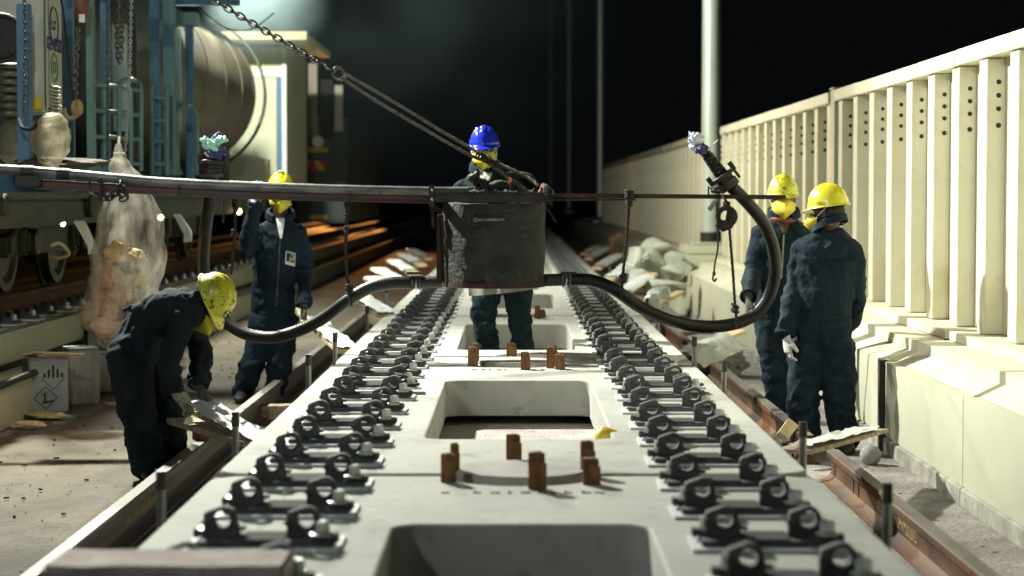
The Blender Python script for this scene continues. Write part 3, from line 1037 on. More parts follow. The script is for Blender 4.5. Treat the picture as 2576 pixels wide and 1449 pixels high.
MB().bx(2.16, 3.2, 26.72, 28.42, GZ - .02, .24, .02).done('pedestal_base', K['fencesoft'], o)
MB().bx(2.28, 3.1, 26.95, 28.2, .2405, .365, .02).done('pedestal_top', K['fencesoft'], o)

# ------------------------------------------------------------------ left track bed
tb = thing('left_track_bed', 'raised concrete bed of the left track with slab on top', 'track bed', (-4.7, 5, GZ))
struct(tb)
MB().bx(-6.2, -3.42, 3, 130, GZ - .05, -.25, .01).done('bed_base', K['fencesoft'], tb)
MB().bx(-5.85, -3.65, 3, 130, -.19, .03, .015).done('bed_slab', K['fencesoft'], tb)
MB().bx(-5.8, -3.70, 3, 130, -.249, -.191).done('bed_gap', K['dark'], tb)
for x, lab in ((-4.0, 'rusty rail of the left track under the wagon, near side'), (-5.5, 'rusty rail of the left track under the wagon, far side')):
    rail(lab, (x, 6, .075), (x, 130, .075), (K['rail'], K['rail']), 'rails of the left track')
k = 0
for i in range(70):
    y = 12.6 + .6213 * i
    o = tree_copy(nearF if y < 17 else farF)
    o.location = (-4.0, y, .031)
    o.rotation_euler = (0, 0, 0)
    o['group'] = 'rail fasteners of the left track'
    if y < 17:
        o['label'] = 'dark ring fastener on the left track rail, %s from the picture edge' % (FORD + ORD[8:])[i]
    else:
        o['label'] = 'dark ring fastener under the left track rail beyond the waste bag'
# dark cable run beside the left bed
tag(MB().tube(spline([V((-3.41, 9 + i * 1.1, -.25 + .02 * math.sin(i * 1.7))) for i in range(14)], 5), .028, 8).done('cable_run', K['black']), 'black cable lying along the ledge of the left track bed', 'cable')

# tins
def tin(px, py, w, h, dep, yaw, lab, face):
    p = gp(px, py, GZ)
    o = thing('square_tin', lab, 'tin', (p.x, p.y, GZ), 'square tins on the ground at left')
    R = Matrix.Rotation(yaw, 3, 'Z')
    c = V((p.x, p.y, GZ)) + R @ V((0, dep / 2, h / 2 + .003))
    mm = MB().box(c, (w, dep, h), R, .012)
    mm.done('tin_body', K['tin'], o)
    rim = MB()
    q = [V((sx * (w / 2 - .008), sy * (dep / 2 - .008), h / 2 + .003)) for sx, sy in ((-1, -1), (1, -1), (1, 1), (-1, 1))]
    rim.tube([c + R @ v for v in q], .007, 6, True)
    rim.done('tin_rim', K['washer'], o)
    fo = c + R @ V((0, -dep / 2, 0))
    fx, fz, fn = R @ V((1, 0, 0)), V((0, 0, 1)), R @ V((0, -1, 0))
    if face:
        mm = MB().box(fo + fn * .0015, (w * .93, .002, h * .93), R)
        f = mm.done('tin_face', K['tinw'], o)
        def line(a, b, t=.004):
            A, B = fo + fx * a[0] + fz * a[1] + fn * .0035, fo + fx * b[0] + fz * b[1] + fn * .0035
            return MB().bar(A, B, t, .0015, fn)
        dm = MB()
        r, cx, cz = .082, -.025, -.085
        C = [(cx + r, cz), (cx, cz + r), (cx - r, cz), (cx, cz - r)]
        for i in range(4):
            A, B = C[i], C[(i + 1) % 4]
            dm.bar(fo + fx * A[0] + fz * A[1] + fn * .0035, fo + fx * B[0] + fz * B[1] + fn * .0035, .006, .0015, fn)
        # dead tree and fish
        for A, B, t in (((-.03, -.115), (-.03, -.06), .014), ((-.03, -.075), (-.055, -.05), .006), ((-.03, -.07), (-.008, -.045), .006), ((-.03, -.06), (-.03, -.035), .006), ((-.05, -.12), (.02, -.112), .016), ((.015, -.115), (.03, -.102), .008)):
            dm.bar(fo + fx * A[0] + fz * A[1] + fn * .0035, fo + fx * B[0] + fz * B[1] + fn * .0035, t, .0015, fn)
        dm.done('tree_and_fish_diamond', K['inkk'], f)
        dm = MB()
        cx, cz, r = .03, .055, .082
        for A, B in (((cx - r, cz), (cx, cz - r)), ((cx, cz - r), (cx + r, cz))):
            dm.bar(fo + fx * A[0] + fz * A[1] + fn * .0035, fo + fx * B[0] + fz * B[1] + fn * .0035, .005, .0015, fn)
        for i in range(5):
            x = cx - .062 + i * .031
            hh = .088 - abs(i - 2) * .026
            dm.bar(fo + fx * x + fz * (cz + .002) + fn * .0035, fo + fx * x + fz * (cz + hh) + fn * .0035, .017, .0015, fn)
        dm.done('striped_diamond', K['inkk'], f)
    else:
        for s in (-.25, .1, .3):
            MB().box(fo + fx * (w * s) + fn * .002, (.012, .004, h * .96), R).done('pressed_rib', K['tin'], o)
    return c, R, h


c1 = tin(124, 1040, .285, .39, .25, .42, 'square grey tin with hazard diamonds, nearest of the tins', True)
tin(212, 1018, .24, .41, .25, .40, 'plain grey tin touching the hazard diamond tin', False)
tin(262, 988, .22, .30, .22, .35, 'lower dented tin half hidden behind the bent worker', False)
tin(268, 952, .30, .46, .26, .3, 'dark topped tin behind the other tins', False)
for i in range(6):
    a = c1[0] + V((-.10 + i * .045, .02 - i * .035, c1[2] / 2 + .02 + .010 * (i % 3)))
    d = V((.20, .06 - .02 * i, -.012 + .012 * (i % 2)))
    tag(MB().bar(a - d * .35, a + d, .022, .012).done('wood_stick', K['timberp']), 'pale split wood stick on the hazard diamond tin, %s from the left' % ORD[i], 'stick', 'sticks on the tin')

# ------------------------------------------------------------------ train, generator wagon and the rest on the left
XF = -3.35


def wface(px):
    return -XF * FP / (1292 - px)


def colbox(mm, pxl, pxr, yt, yb, d, t, mi=0):
    a, b = at(pxl, yt, d), at(pxr, yb, d)
    mm.bx(a.x, b.x, d, d + t, b.z, a.z, .006, mi)
    return mm


wg = thing('work_wagon', 'dark blue framed work wagon with a white generator panel at far left', 'wagon', (-4.7, 15, .25))
mm = MB()
a = at(0, 500, 13.4)
mm.bx(-6.3, -3.42, 12.3, 28.4, .80, 1.0, .02)
mm.done('sole_frame', K['sole'], wg)
MB().bx(-6.4, -3.38, 12.3, 28.4, 1.001, 1.05, .01).done('deck', K['sole'], wg)
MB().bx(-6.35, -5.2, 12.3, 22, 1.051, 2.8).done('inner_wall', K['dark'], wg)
for i, (l, r, d, kk, t, b) in enumerate([(40, 76, 14.2, 'blue', 8, 405), (214, 237, 16.0, 'teal', -60, 420), (250, 275, 16.6, 'blue', -60, 412), (374, 401, 18.6, 'blue', -60, 412), (408, 440, 19.0, 'teal', -60, 412), (465, 486, 20.6, 'blue', 60, 420)]):
    colbox(MB(), l, r, t, b + 30, d, .10).done('blue_post', K[kk], wg)
    if i in (1, 4):
        p = at((l + r) / 2, b, d)
        MB().loft([(p + V((0, .05, -.10)), V((.13, 0, 0)), V((0, .10, 0))), (p + V((0, .05, .0)), V((.08, 0, 0)), V((0, .07, 0))), (p + V((0, .05, .08)), V((.04, 0, 0)), V((0, .05, 0)))], 4).done('post_foot', K[kk], wg)
# generator panel
g = MB().bx(-4.7, XF, 14.66, 15.25, 1.62, 2.62, .015).done('generator_cabinet', K['panel'], wg)
MB().bx(XF, XF + .006, 14.70, 15.21, 1.66, 2.58).done('cabinet_side', K['panel'], g)
a = wface(117)
for y in (14.665, 14.78):
    MB().bx(XF + .001, XF + .009, y, y + .008, 1.64, 2.58).done('seam', K['dark'], g)
lv = MB()
for i in range(9):
    z = at(136, 218 + i * 9, 14.95).z
    lv.box((XF + .012, 14.96, z), (.03, .26, .012), Matrix.Rotation(.5, 3, 'Y'))
lv.bx(XF + .001, XF + .008, 14.83, 15.09, at(136, 292, 14.95).z, at(136, 213, 14.95).z, mi=1)
lv.done('louvre', [K['panel'], K['inkk']], g)
z = at(136, 65, 14.95).z
MB().torus((XF + .007, 14.95, z), (1, 0, 0), .135, .009, 40, 6, xdir=(0, 0, 1)).bx(XF + .006, XF + .009, 14.88, 14.90, z - .03, z + .04).bx(XF + .006, XF + .009, 14.90, 15.0, z - .03, z - .012).bx(XF + .006, XF + .009, 14.95, 15.02, z + .02, z + .038).bx(XF + .006, XF + .009, 14.975, 14.995, z - .03, z + .02).done('round_emblem', K['ink'], g)
me = text_mesh('GENESIS', .13, .002, 'lettering', K['ink'], .003)
place_text(me, 'lettering', (XF + .008, 14.955, at(136, 114, 14.95).z), (0, 1, 0), (0, 0, 1), g)
z = at(136, 170, 14.95).z
MB().torus((XF + .007, 14.95, z), (1, 0, 0), .10, .007, 32, 6, xdir=(0, 0, 1)).torus((XF + .007, 14.95, z), (1, 0, 0), .04, .007, 20, 6, xdir=(0, 0, 1)).done('green_emblem', K['inkg'], g)
MB().bx(-3.46, -3.36, 14.55, 14.655, at(110, 275, 14.6).z, at(110, 245, 14.6).z, .006).done('yellow_box', K['yellow'], wg)
MB().bx(-3.66, -3.47, 14.52, 14.655, at(110, 288, 14.6).z, at(110, 240, 14.6).z, .006).done('junction_box', K['panel'], wg)
# coil of ribbed bellows at the picture edge
bl = MB()
p0, p1 = at(18, 285, 14.4), at(18, 165, 14.4)
for i in range(7):
    c = p0.lerp(p1, i / 6)
    bl.torus(c + V((0, .1, 0)), (0, 0, 1), .085, .022, 20, 8)
bl.done('bellows', K['tank'], wg)
for (px, py, r) in ((2, 95, .16), (0, 560, .12)):
    p = at(px, py, 14.3)
    MB().torus(p, (.2, -1, 0), r, .02, 24, 8).cyl(p + V((0, .03, 0)), p + V((0, .10, 0)), r * .95, n=24).done('round_lamp_housing', K['blackm'], wg)
# blue sheet behind, cream tarps inside
MB().bx(-4.3, -3.62, 16.9, 16.94, 1.05, 2.75).done('blue_sheet', K['blue'], wg)
for (l, r, t, b, d, kk) in ((415, 428, 60, 400, 19.8, 'cream'), (282, 320, 60, 330, 18.0, 'panel'), (440, 455, 70, 330, 20.8, 'panel'), (322, 345, 30, 400, 18.4, 'sole'), (420, 434, 90, 400, 20.2, 'tank')):
    colbox(MB(), l, r, t, b, d, .05).done('inner_sheet', K[kk], wg)
for (x0, y0, x1, y1, d) in ((343, 385, 350, 470, 17.8), (420, 300, 440, 440, 18.0)):
    pass
# tubular gate
gt = thing('tubular_gate', 'blue green tubular gate between the wagon posts', 'gate', at(290, 412, 16.4))
def pt(px, py, d):
    return at(px, py, d)
for (y0, y1) in ((210, 228), (276, 290), (343, 350), (404, 412)):
    MB().cyl(pt(237, y0, 16.4), pt(354, y1, 16.9), .020, n=10).done('gate_rail', K['teal'], gt)
for x, yt in ((300, 222), (329, 226), (262, 214)):
    MB().cyl(pt(x, yt, 16.6), pt(x, 420, 16.6), .018, n=10).done('gate_bar', K['teal'], gt)
MB().tube(spline([pt(300, 222, 16.7), pt(306, 206, 16.7), pt(324, 200, 16.75), pt(344, 206, 16.9), pt(354, 226, 16.9), pt(354, 330, 16.9), pt(354, 430, 16.9)], 6), .021, 10).done('gate_arch', K['teal'], gt)
ld = thing('wagon_ladder', 'blue green rung ladder right of the tubular gate', 'ladder', at(400, 412, 18.4))
for x in (382, 420):
    MB().cyl(pt(x, 215, 18.4), pt(x, 440, 18.4), .018, n=10).done('ladder_stile', K['teal'], ld)
for y in (245, 303, 355, 412):
    MB().cyl(pt(380, y, 18.4), pt(422, y, 18.4), .020, n=10).done('ladder_rung', K['teal'], ld)
MB().tube(spline([pt(444, 440, 19.2), pt(444, 300, 19.2), pt(452, 274, 19.2), pt(476, 270, 19.2), pt(492, 285, 19.2), pt(495, 320, 19.2), pt(495, 440, 19.2)], 6), .024, 10).done('grab_loop', K['teal'], wg)
MB().tube(spline([pt(432, 262, 19.2), pt(465, 262, 19.2)], 4), .02, 10).done('grab_loop', K['teal'], wg)
colbox(MB(), 432, 492, 30, 62, 20.4, .3).done('head_box', K['teal'], wg)
colbox(MB(), 160, 400, -60, -6, 16.4, .12).done('top_beam', K['blue'], wg)
colbox(MB(), 400, 600, -40, 12, 20.4, .12).done('top_beam', K['blue'], wg)
# bogies
for cy in (17.0, 24.2):
    bo = MB().bx(-4.02, -3.86, cy - 1.3, cy + 1.3, .55, .80, .03).bx(-5.6, -5.4, cy - 1.3, cy + 1.3, .5, .8, .03).bx(-5.5, -3.95, cy - .2, cy + .2, .6, .79).done('bogie', K['sole'], wg)
    for dy in (-.9, .9):
        for x in (-4.04, -5.46):
            MB().lathe([(0, -.06), (.44, -.06), (.44, -.035), (.40, -.03), (.395, .05), (.33, .055), (.28, .02), (.13, .02), (.13, .08), (0, .085)], (x, cy + dy, .25 + .41), 40, (1, 0, 0)).done('wheel', K['wheel'], bo)
        MB().lathe([(0, 0), (.11, 0), (.10, .12), (.04, .14), (0, .14)], (-3.86, cy + dy, .66), 24, (1, 0, 0)).done('axle_box', K['wheel'], bo)
        MB().bx(-3.88, -3.78, cy + dy - .16, cy + dy + .16, .56, .76, .03).done('axle_guard', K['sole'], bo)
for (px, py, d, r) in ((18, 515, 13.6, .075), (255, 516, 16.4, .10)):
    p = at(px, py, d)
    MB().lathe([(0, 0), (r, 0), (r, .05), (r * .9, .06), (0, .06)], V((-3.42, d, p.z)), 24, (1, 0, 0)).done('round_cover', K['dark'], wg)
# mudguards
for pts, d, kk, lab in (([(184, 556), (208, 556), (243, 628), (241, 640), (222, 640), (220, 618)], 15.4, 'panel', 0), ([(436, 540), (452, 540), (480, 582), (480, 608), (462, 610), (462, 588)], 19.4, 'shim', 1)):
    A = [at(x, y, d) for x, y in pts]
    mm = MB()
    n = len(A)
    mm.add(A + [q + V((-.02, .18, 0)) for q in A], [tuple(range(n)), tuple(reversed(range(n, 2 * n)))] + [(i, (i + 1) % n, (i + 1) % n + n, i + n) for i in range(n)])
    mm.done('mudguard', K[kk], wg)
# warm glows below the frame, added fixtures for light seen through
for i, (px, py, d, r, w) in enumerate([(157, 563, 15.6, .022, 'at the left bogie'), (403, 547, 18.9, .030, 'right of the waste bag'), (600, 532, 25, .038, 'beside the raised arm')]):
    p = at(px, py, d)
    o = thing('glow_spot', 'added warm glow for light seen under the wagon, ' + w, 'light spot', p, 'glow spots under the wagon')
    MB().lathe([(0, .0), (r * 1.1, .0), (r * 1.2, -.05), (r * .6, -.09), (0, -.09)], p, 16, (.5, -1, 0)).done('spot_housing', K['blackm'], o)
    MB().ball(p + V((.5, -1, 0)).normalized() * .012, r, None, 2).done('spot_lens', K['glow'], o)
p = at(150, 628, 15.0)
mm = MB().tube(spline([at(128, 618, 15.1), at(150, 612, 15.1), at(168, 628, 15.1), at(172, 640, 15.1), at(150, 648, 15.1), at(126, 644, 15.1)], 6), .014, 8)  # pale colour paints the yellow light on a crescent by the wheel
tag(mm.done('lit_crescent', K['timberp']), 'pale crescent coloured as yellow lit at the left wagon wheel', 'hose')

# tank
tk = thing('tank', 'weathered horizontal steel tank on the wagon behind the ladder', 'tank', (-4.25, 22, 1.05))
ty0, ty1, tr, tx, tz = 20.9, 26.6, .93, -4.26, 2.33
MB().lathe([(0, -.22), (.30, -.20), (.60, -.13), (.80, -.05), (tr, .06), (tr, ty1 - ty0 - .06), (.80, ty1 - ty0 + .05), (.60, ty1 - ty0 + .13), (0, ty1 - ty0 + .2)], (tx, ty0, tz), 64, (0, 1, 0)).done('shell', K['tank'], tk)
for y in (21.4, 22.4, 23.8, 25.2, 26.3):
    MB().torus((tx, y, tz), (0, 1, 0), tr + .002, .007, 64, 6).done('hoop', K['tank'], tk)
for y in (21.8, 25.6):
    MB().bx(tx - .7, tx + .7, y - .1, y + .1, 1.051, 1.6).done('saddle', K['sole'], tk)
lad = MB()
for dx in (0, .16):
    lad.tube([V((tx + (tr + .09) * math.cos(a), 26.7 + dx, tz + (tr + .09) * math.sin(a))) for a in [math.radians(-62 + 8 * i) for i in range(19)]], .012, 8)
for i in range(16):
    a = math.radians(-58 + 9 * i)
    q = V((tx + (tr + .09) * math.cos(a), 26.7, tz + (tr + .09) * math.sin(a)))
    lad.cyl(q, q + V((0, .16, 0)), .010, n=8)
lad.done('curved_ladder', K['sole'], tk)
MB().bx(tx - .5, tx + .75, 21, 26.5, tz + tr + .02, tz + tr + .10).done('top_walkway', K['dark'], tk)

# cabin
cb = thing('site_cabin', 'cream cabin with flat overhanging roof beyond the tank', 'cabin', (-4.2, 31, 1.05))
xr = (721 - 1292) / FP * 30
MB().bx(-5.6, xr, 30, 33.0, 1.05, 3.20, .01).done('cabin_wall', K['cream'], cb)
a, b = at(690, 195, 30), at(712, 470, 30)
MB().bx(a.x + .03, xr - .055, 29.975, 30, 1.1, at(700, 195, 30).z).done('blue_strip', K['blue'], cb)
MB().bx(xr - .055, xr + .01, 29.95, 30.02, 1.05, 3.15, .005).done('corner_post', K['sheet'], cb)
MB().bx(a.x - .02, a.x + .03, 29.97, 30, 1.1, at(700, 195, 30).z, .004).done('door_jamb', K['fence'], cb)
MB().bx(-4.2, xr - .05, 29.965, 29.999, at(700, 190, 30).z - .02, at(700, 180, 30).z).done('door_head', K['sheet'], cb)
MB().bx(-5.8, -2.93, 29, 32.9, 3.22, 3.32, .008).done('roof', K['cream'], cb)
MB().bx(-5.8, -2.92, 28.985, 29.0, 3.215, 3.33).done('roof_edge', K['timberp'], cb)
# low crate in front of the cabin
o = thing('slatted_crate', 'tan slatted crate before the cream cabin door', 'crate', at(640, 460, 28.2))
a, b = at(612, 400, 28.2), at(672, 470, 28.2)
MB().bx(a.x, b.x, 28.2, 28.6, b.z, a.z, .01).done('crate_body', K['fence'], o)
for i in range(6):
    x = a.x + (b.x - a.x) * (i + .5) / 6
    MB().bx(x - .018, x + .018, 28.17, 28.2, b.z, a.z + .02).done('crate_slat', K['cream'], o)

# far vehicle with yellow stripe and chevron plate
vh = thing('track_vehicle', 'dark blue green rail vehicle with yellow strip and chevron plate beyond the cabin', 'rail vehicle', (-3.9, 38, .3))
d = 36.0
a, b = at(742, 130, d), at(872, 560, d)
MB().bx(a.x, b.x, d, d + 9, b.z, 2.4, .04).done('vehicle_body', K['truck'], vh)
a2, b2 = at(776, 160, d), at(868, 360, d)
MB().bx(a2.x, at(798, 160, d).x, d - .03, d - .0, b2.z, a2.z).done('lit_pillar', K['tank'], vh)
MB().bx(at(842, 160, d).x, at(862, 160, d).x, d - .03, d, at(0, 330, d).z, at(0, 215, d).z).done('window_strip', K['cream'], vh)
MB().bx(at(806, 160, d).x, at(838, 160, d).x, d - .02, d, at(0, 350, d).z, at(0, 200, d).z).done('windscreen', K['inkk'], vh)
MB().bx(at(775, 0, d).x, at(823, 0, d).x, d - .03, d, at(0, 383, d).z, at(0, 371, d).z).done('yellow_strip', K['yellow'], vh)
MB().bx(at(778, 0, d).x, at(822, 0, d).x, d - .03, d, at(0, 551, d).z, at(0, 541, d).z).done('yellow_strip', K['yellow'], vh)
cp = MB()
x0, x1, z0, z1 = at(774, 0, d).x, at(822, 0, d).x, at(0, 429, d).z, at(0, 405, d).z
cp.bx(x0, x1, d - .02, d, z0, z1)
cpo = cp.done('chevron_plate', K['red'], vh)
wd = (x1 - x0)
MB().prism([(.58, 0), (.92, 0), (.62, 1), (.28, 1)], (x0, d - .025, z0), (wd, 0, 0), (0, 0, z1 - z0), (0, .003, 0)).prism([(.72, 0), (.99, 0), (.99, .35), (.86, 1)][::1] if False else [(.0, .55), (.12, 1), (.0, 1)], (x0, d - .025, z0), (wd, 0, 0), (0, 0, z1 - z0), (0, .003, 0)).done('chevron_stripe', K['yellow'], cpo)
MB().lathe([(0, 0), (.10, 0), (.10, .05), (0, .06)], at(800, 356, d - .06), 18, (0, -1, 0)).done('headlight', K['sheet'], vh)

# chains and hoist on the wagon
def chain(name, label, pts, link, r, group=None, parent=None, kk='chain'):
    P = spline(pts, 10)
    L = [0]
    for i in range(1, len(P)):
        L.append(L[-1] + (P[i] - P[i - 1]).length)
    mm = MB()
    n = int(L[-1] / link)
    j = 0
    for i in range(n):
        s = (i + .5) * link
        while j < len(L) - 2 and L[j + 1] < s:
            j += 1
        t = (P[j + 1] - P[j]).normalized()
        c = P[j].lerp(P[j + 1], (s - L[j]) / max(1e-6, L[j + 1] - L[j]))
        side = t.cross(V((0, 1, .2))).normalized()
        up = t.cross(side)
        ax = side if i % 2 else up
        mm.torus(c, ax, link * .42, r, 12, 6, xdir=t, sx=1.75)
    o = mm.done(name, K[kk], parent)
    if label:
        tag(o, label, 'chain', group)
    return o


chain('chain', 'bunched double chain hanging between the cream tarps of the wagon', [at(294, -20, 16.2), at(294, 60, 16.2), at(296, 130, 16.2), at(300, 158, 16.2), at(305, 130, 16.2), at(306, 60, 16.2), at(304, -20, 16.2)], .040, .0065)
chain('chain', 'thin dark chain hanging before the tubular gate, left one', [at(270, -20, 15.9), at(271, 200, 15.9), at(272, 425, 15.9)], .028, .0042)
chain('chain', 'thin glinting chain hanging before the tubular gate, right one', [at(330, -20, 15.8), at(328, 100, 15.8), at(322, 280, 15.8), at(310, 425, 15.8)], .026, .0042, kk='washer')
chain('chain', 'dark chain hanging down from the red brown hoist', [at(196, 70, 15.6), at(192, 150, 15.6), at(190, 260, 15.6)], .034, .006)
chain('chain', 'grey chain beside the cream panel at the far left', [at(62, -20, 13.9), at(64, 120, 13.9), at(60, 300, 13.9)], .030, .0045)
ho = thing('chain_hoist', 'red brown chain hoist hanging from the wagon roof with a yellowish hook', 'hoist', at(205, 20, 15.5))
p = at(205, 10, 15.5)
MB().loft([(p + V((0, 0, .14)), V((.04, 0, 0)), V((0, .04, 0))), (p + V((0, 0, .06)), V((.055, 0, 0)), V((0, .05, 0))), (p + V((0, 0, -.1)), V((.05, 0, 0)), V((0, .05, 0))), (p + V((0, 0, -.14)), V((.03, 0, 0)), V((0, .03, 0)))], 12).done('hoist_body', K['hook'], ho)
q = at(206, 46, 15.42)
MB().box(q, (.045, .004, .06), None).done('label_plate', K['sheet'], ho)
q = at(194, 272, 15.6)
MB().ball(q, (.05, .03, .07), None, 2).tube(spline([q + V((0, 0, -.05)), q + V((-.05, 0, -.08)), q + V((-.09, 0, -.05)), q + V((-.10, 0, 0))], 6), .018, 8).done('hoist_hook', K['rust'] if False else K['bagk'], ho)
tag(MB().tube(spline([at(152, -10, 15.0), at(160, 40, 15.0), at(172, 150, 15.0), at(186, 250, 15.1)], 8), .008, 8).done('cable', K['black']), 'black cable hanging across the blue sheet beside the generator panel', 'cable')
tag(MB().tube(spline([at(48, 300, 14.0), at(56, 320, 13.9), at(75, 326, 13.9), at(90, 318, 13.9), at(94, 300, 14.0)], 6), .012, 8).done('rubber_ring', K['black']), 'black rubber loop hanging above the net bag', 'loop')
tag(MB().tube(spline([at(560, 18, 19), at(600, 62, 19), at(640, 74, 19), at(700, 35, 19), at(720, 10, 19)], 6), .01, 8).done('cable', K['roped']) if False else MB().tube(spline([at(500, 20, 19), at(560, 66, 19), at(600, 76, 19), at(640, 70, 19), at(690, 32, 19)], 6), .006, 8).done('cable', K['dark']), 'sagging dark red cable above the tank', 'cable')


def bagloft(name, pts, kk, seed, amp=.12, n=40):
    mm = MB()
    P = spline([p for p, _ in pts], 7)
    rs = []
    for i in range(len(P)):
        t = i / 7
        a = min(int(t), len(pts) - 2)
        f = t - a
        f = f * f * (3 - 2 * f)
        rs.append(pts[a][1] * (1 - f) + pts[a + 1][1] * f)

    def star(i, a):
        q = V((math.cos(a) * 1.4, math.sin(a) * 1.4, i * .13 + seed))
        return 1 + amp * noise.noise(q * 1.3) + amp * .6 * abs(noise.noise(q * 3.1)) + .035 * math.sin(a * 11 + i * .15 + 2 * math.sin(i * .3)) + .05 * abs(noise.noise(q * 6))
    mm.tube(P, rs, n, star=star)
    return mm.done(name, K[kk], None, 60)


o = bagloft('waste_bag', [(at(298, 362, 14.2), .02), (at(299, 385, 14.2), .03), (at(302, 420, 14.2), .075), (at(318, 480, 14.2), .15), (at(326, 560, 14.2), .215), (at(325, 640, 14.2), .245), (at(312, 720, 14.2), .235), (at(288, 800, 14.2), .225), (at(278, 848, 14.2), .18), (at(262, 866, 14.2), .07), (at(258, 870, 14.2), .02)], 'bag', 2)
tag(o, 'tall clear waste bag filled with brown rubbish, hanging from the wagon', 'waste bag')
MB().torus(at(299, 386, 14.2), (0, 0, 1), .034, .008, 16, 6).tube([at(299, 362, 14.2), at(300, 345, 14.3)], .010, 6).done('bag_tie', K['bag'], o)
random.seed(5)
mm = MB()
for i in range(44):
    py = random.uniform(630, 822)
    px = 318 - (py - 640) * .2 + random.uniform(-40, 40) * (1 - max(0, py - 720) / 200)
    s = random.uniform(.04, .078)
    mm.ball(at(px, py, 14.2 + random.uniform(-.1, .12)), (s, s * .8, s * random.uniform(.6, 1.3)), Matrix.Rotation(random.uniform(0, 3), 3, 'Y'), 3, crumple(i + 30, .35, 1.4), mi=random.choice([0, 0, 0, 1, 2, 2, 3]))
w = mm.done('rubbish', [K['bagk'], K['bagy'], K['bagp'], K['bagd']], None, 25)
tag(w, 'crumpled brown and yellow rubbish seen through the clear waste bag', 'rubbish', None, 'stuff')
o = bagloft('net_bag', [(at(120, 285, 14.0), .03), (at(124, 300, 14.0), .10), (at(126, 325, 14.0), .125), (at(124, 360, 14.0), .13), (at(112, 395, 14.0), .10), (at(100, 408, 14.0), .02)], 'netbag', 7, .18)
tag(o, 'cream film bag hanging under the generator panel', 'bag')
o = bagloft('net_bag', [(at(50, 300, 14.6), .03), (at(40, 320, 14.6), .09), (at(36, 360, 14.6), .12), (at(50, 395, 14.6), .10), (at(60, 410, 14.6), .03)], 'netbag', 9, .18)
tag(o, 'cream film bag half behind the blue post at far left', 'bag')
mm = MB().ball(at(150, 410, 14.3), (.30, .2, .045), None, 3, crumple(3, .3))
tag(mm.done('sand_pile', K['debris']), 'brown dusty pile on the wagon deck edge', 'pile')
# ------------------------------------------------------------------ hopper, boom, hoses
HD = 13.22
hp = thing('hopper', 'cement crusted cylindrical steel hopper hanging over the slabs', 'hopper', at(1240, 715, HD))
top, bot = at(1240, 512, HD), at(1243, 716, HD)
hr = 128.5 * HD / FP
c0 = V((bot.x, HD, 0))
mm = MB()
zt, zb = top.z, bot.z
prof = [(0, zb + .02), (hr * .985, zb + .02), (hr * .99, zb + .05), (hr, zt), (hr - .012, zt + .004), (hr - .014, zb + .06), (0, zb + .055)]
mm.lathe(prof, c0, 72)
bmesh.ops.subdivide_edges(mm.bm, edges=[e for e in mm.bm.edges if abs(e.verts[0].co.z - e.verts[1].co.z) > .2], cuts=14)
for v in mm.bm.verts:
    q = V((v.co.x, v.co.y, 0)) - V((c0.x, c0.y, 0))
    if q.length > hr * .9:
        v.co += q.normalized() * (.007 * noise.noise(v.co * 6) + .004 * noise.noise(v.co * 18))
        if v.co.z > zt - .01:
            v.co.z += .010 * noise.noise(v.co * 9)
mm.done('drum', K['drum'], hp, 50)
MB().lathe([(0, zb - .012), (hr * 1.0, zb - .012), (hr * 1.0, zb + .022), (0, zb + .022)], c0, 64).done('bottom_ring', K['rust'], hp)
fy = HD - hr * .92
a, b = at(1196, 553, fy - .05), at(1266, 552, fy - .05)
MB().tube([a + V((0, .10, .0)), a, b, b + V((0, .12, 0))], .010, 8).ball(a, .016, None, 2).done('grab_handle', K['rope'], hp)
# square frame over the rim
x0, x1 = at(1085, 0, HD - hr).x, at(1386, 0, HD - hr).x
zf0, zf1 = at(0, 509, HD - hr).z, at(0, 487, HD - hr).z
fr = MB()
for y in (HD - hr - .02, HD + hr - .03):
    fr.bx(x0, x1, y, y + .05, zf0, zf1, .004)
    fr.bx(x0, x1, y - .012, y + .062, zf1, zf1 + .007)
for x in (x0, x1 - .05):
    fr.bx(x, x + .05, HD - hr + .031, HD + hr - .031, zf0, zf1, .004)
fr.done('rim_frame', K['blackm'], hp)
cr = MB()
for i in range(16):
    x = x0 + .25 + i * .022
    cr.ball((x, HD - hr, zf1 + .012), (.02, .03, .010 + .006 * math.sin(i * 2)), None, 2, crumple(i, .4))
cr.done('cement_crust', K['drum'], hp)
d = HD - hr - .03
def B(px0, py0, px1, py1, dd=0., t=.012):
    a, b = at(px0, py0, d + dd), at(px1, py1, d + dd)
    return MB().bx(min(a.x, b.x), max(a.x, b.x), d + dd - t, d + dd, min(a.z, b.z), max(a.z, b.z), .003)
br = B(1079, 465, 1093, 520, -.012).done('side_bracket', K['blackm'], hp)
for y in (478, 502):
    p = at(1087, y, d - .03)
    MB().lathe([(0, 0), (.011, 0), (.009, .012), (0, .014)], p + V((0, .005, 0)), 8, (0, -1, 0)).done('bracket_bolt', K['washer'], br)
hl = MB()
for (xa, ya, xb, yb, w) in ((1082, 524, 1110, 530, .03), (1088, 528, 1090, 572, .022), (1102, 545, 1106, 700, .02), (1112, 548, 1116, 640, .012)):
    hl.bar(at(xa, ya, HD - .1), at(xb, yb, HD - .1), w, .02, (0, 1, 0))
hl.tube(spline([at(1118, 560, HD - .2), at(1124, 590, HD - .22), at(1120, 610, HD - .22), at(1126, 632, HD - .2)], 6), .008, 8)
hl.bx(at(1098, 0, HD).x, at(1118, 0, HD).x, HD - .06, HD + .06, zb + .02, at(0, 540, HD).z, .004)
hl.done('side_strap', K['rust'], hp)
MB().bx(at(1375, 0, HD).x, at(1388, 0, HD).x, HD - hr - .05, HD - hr + .05, at(0, 520, HD).z, at(0, 468, HD).z, .02).done('end_plate', K['drum'], hp)
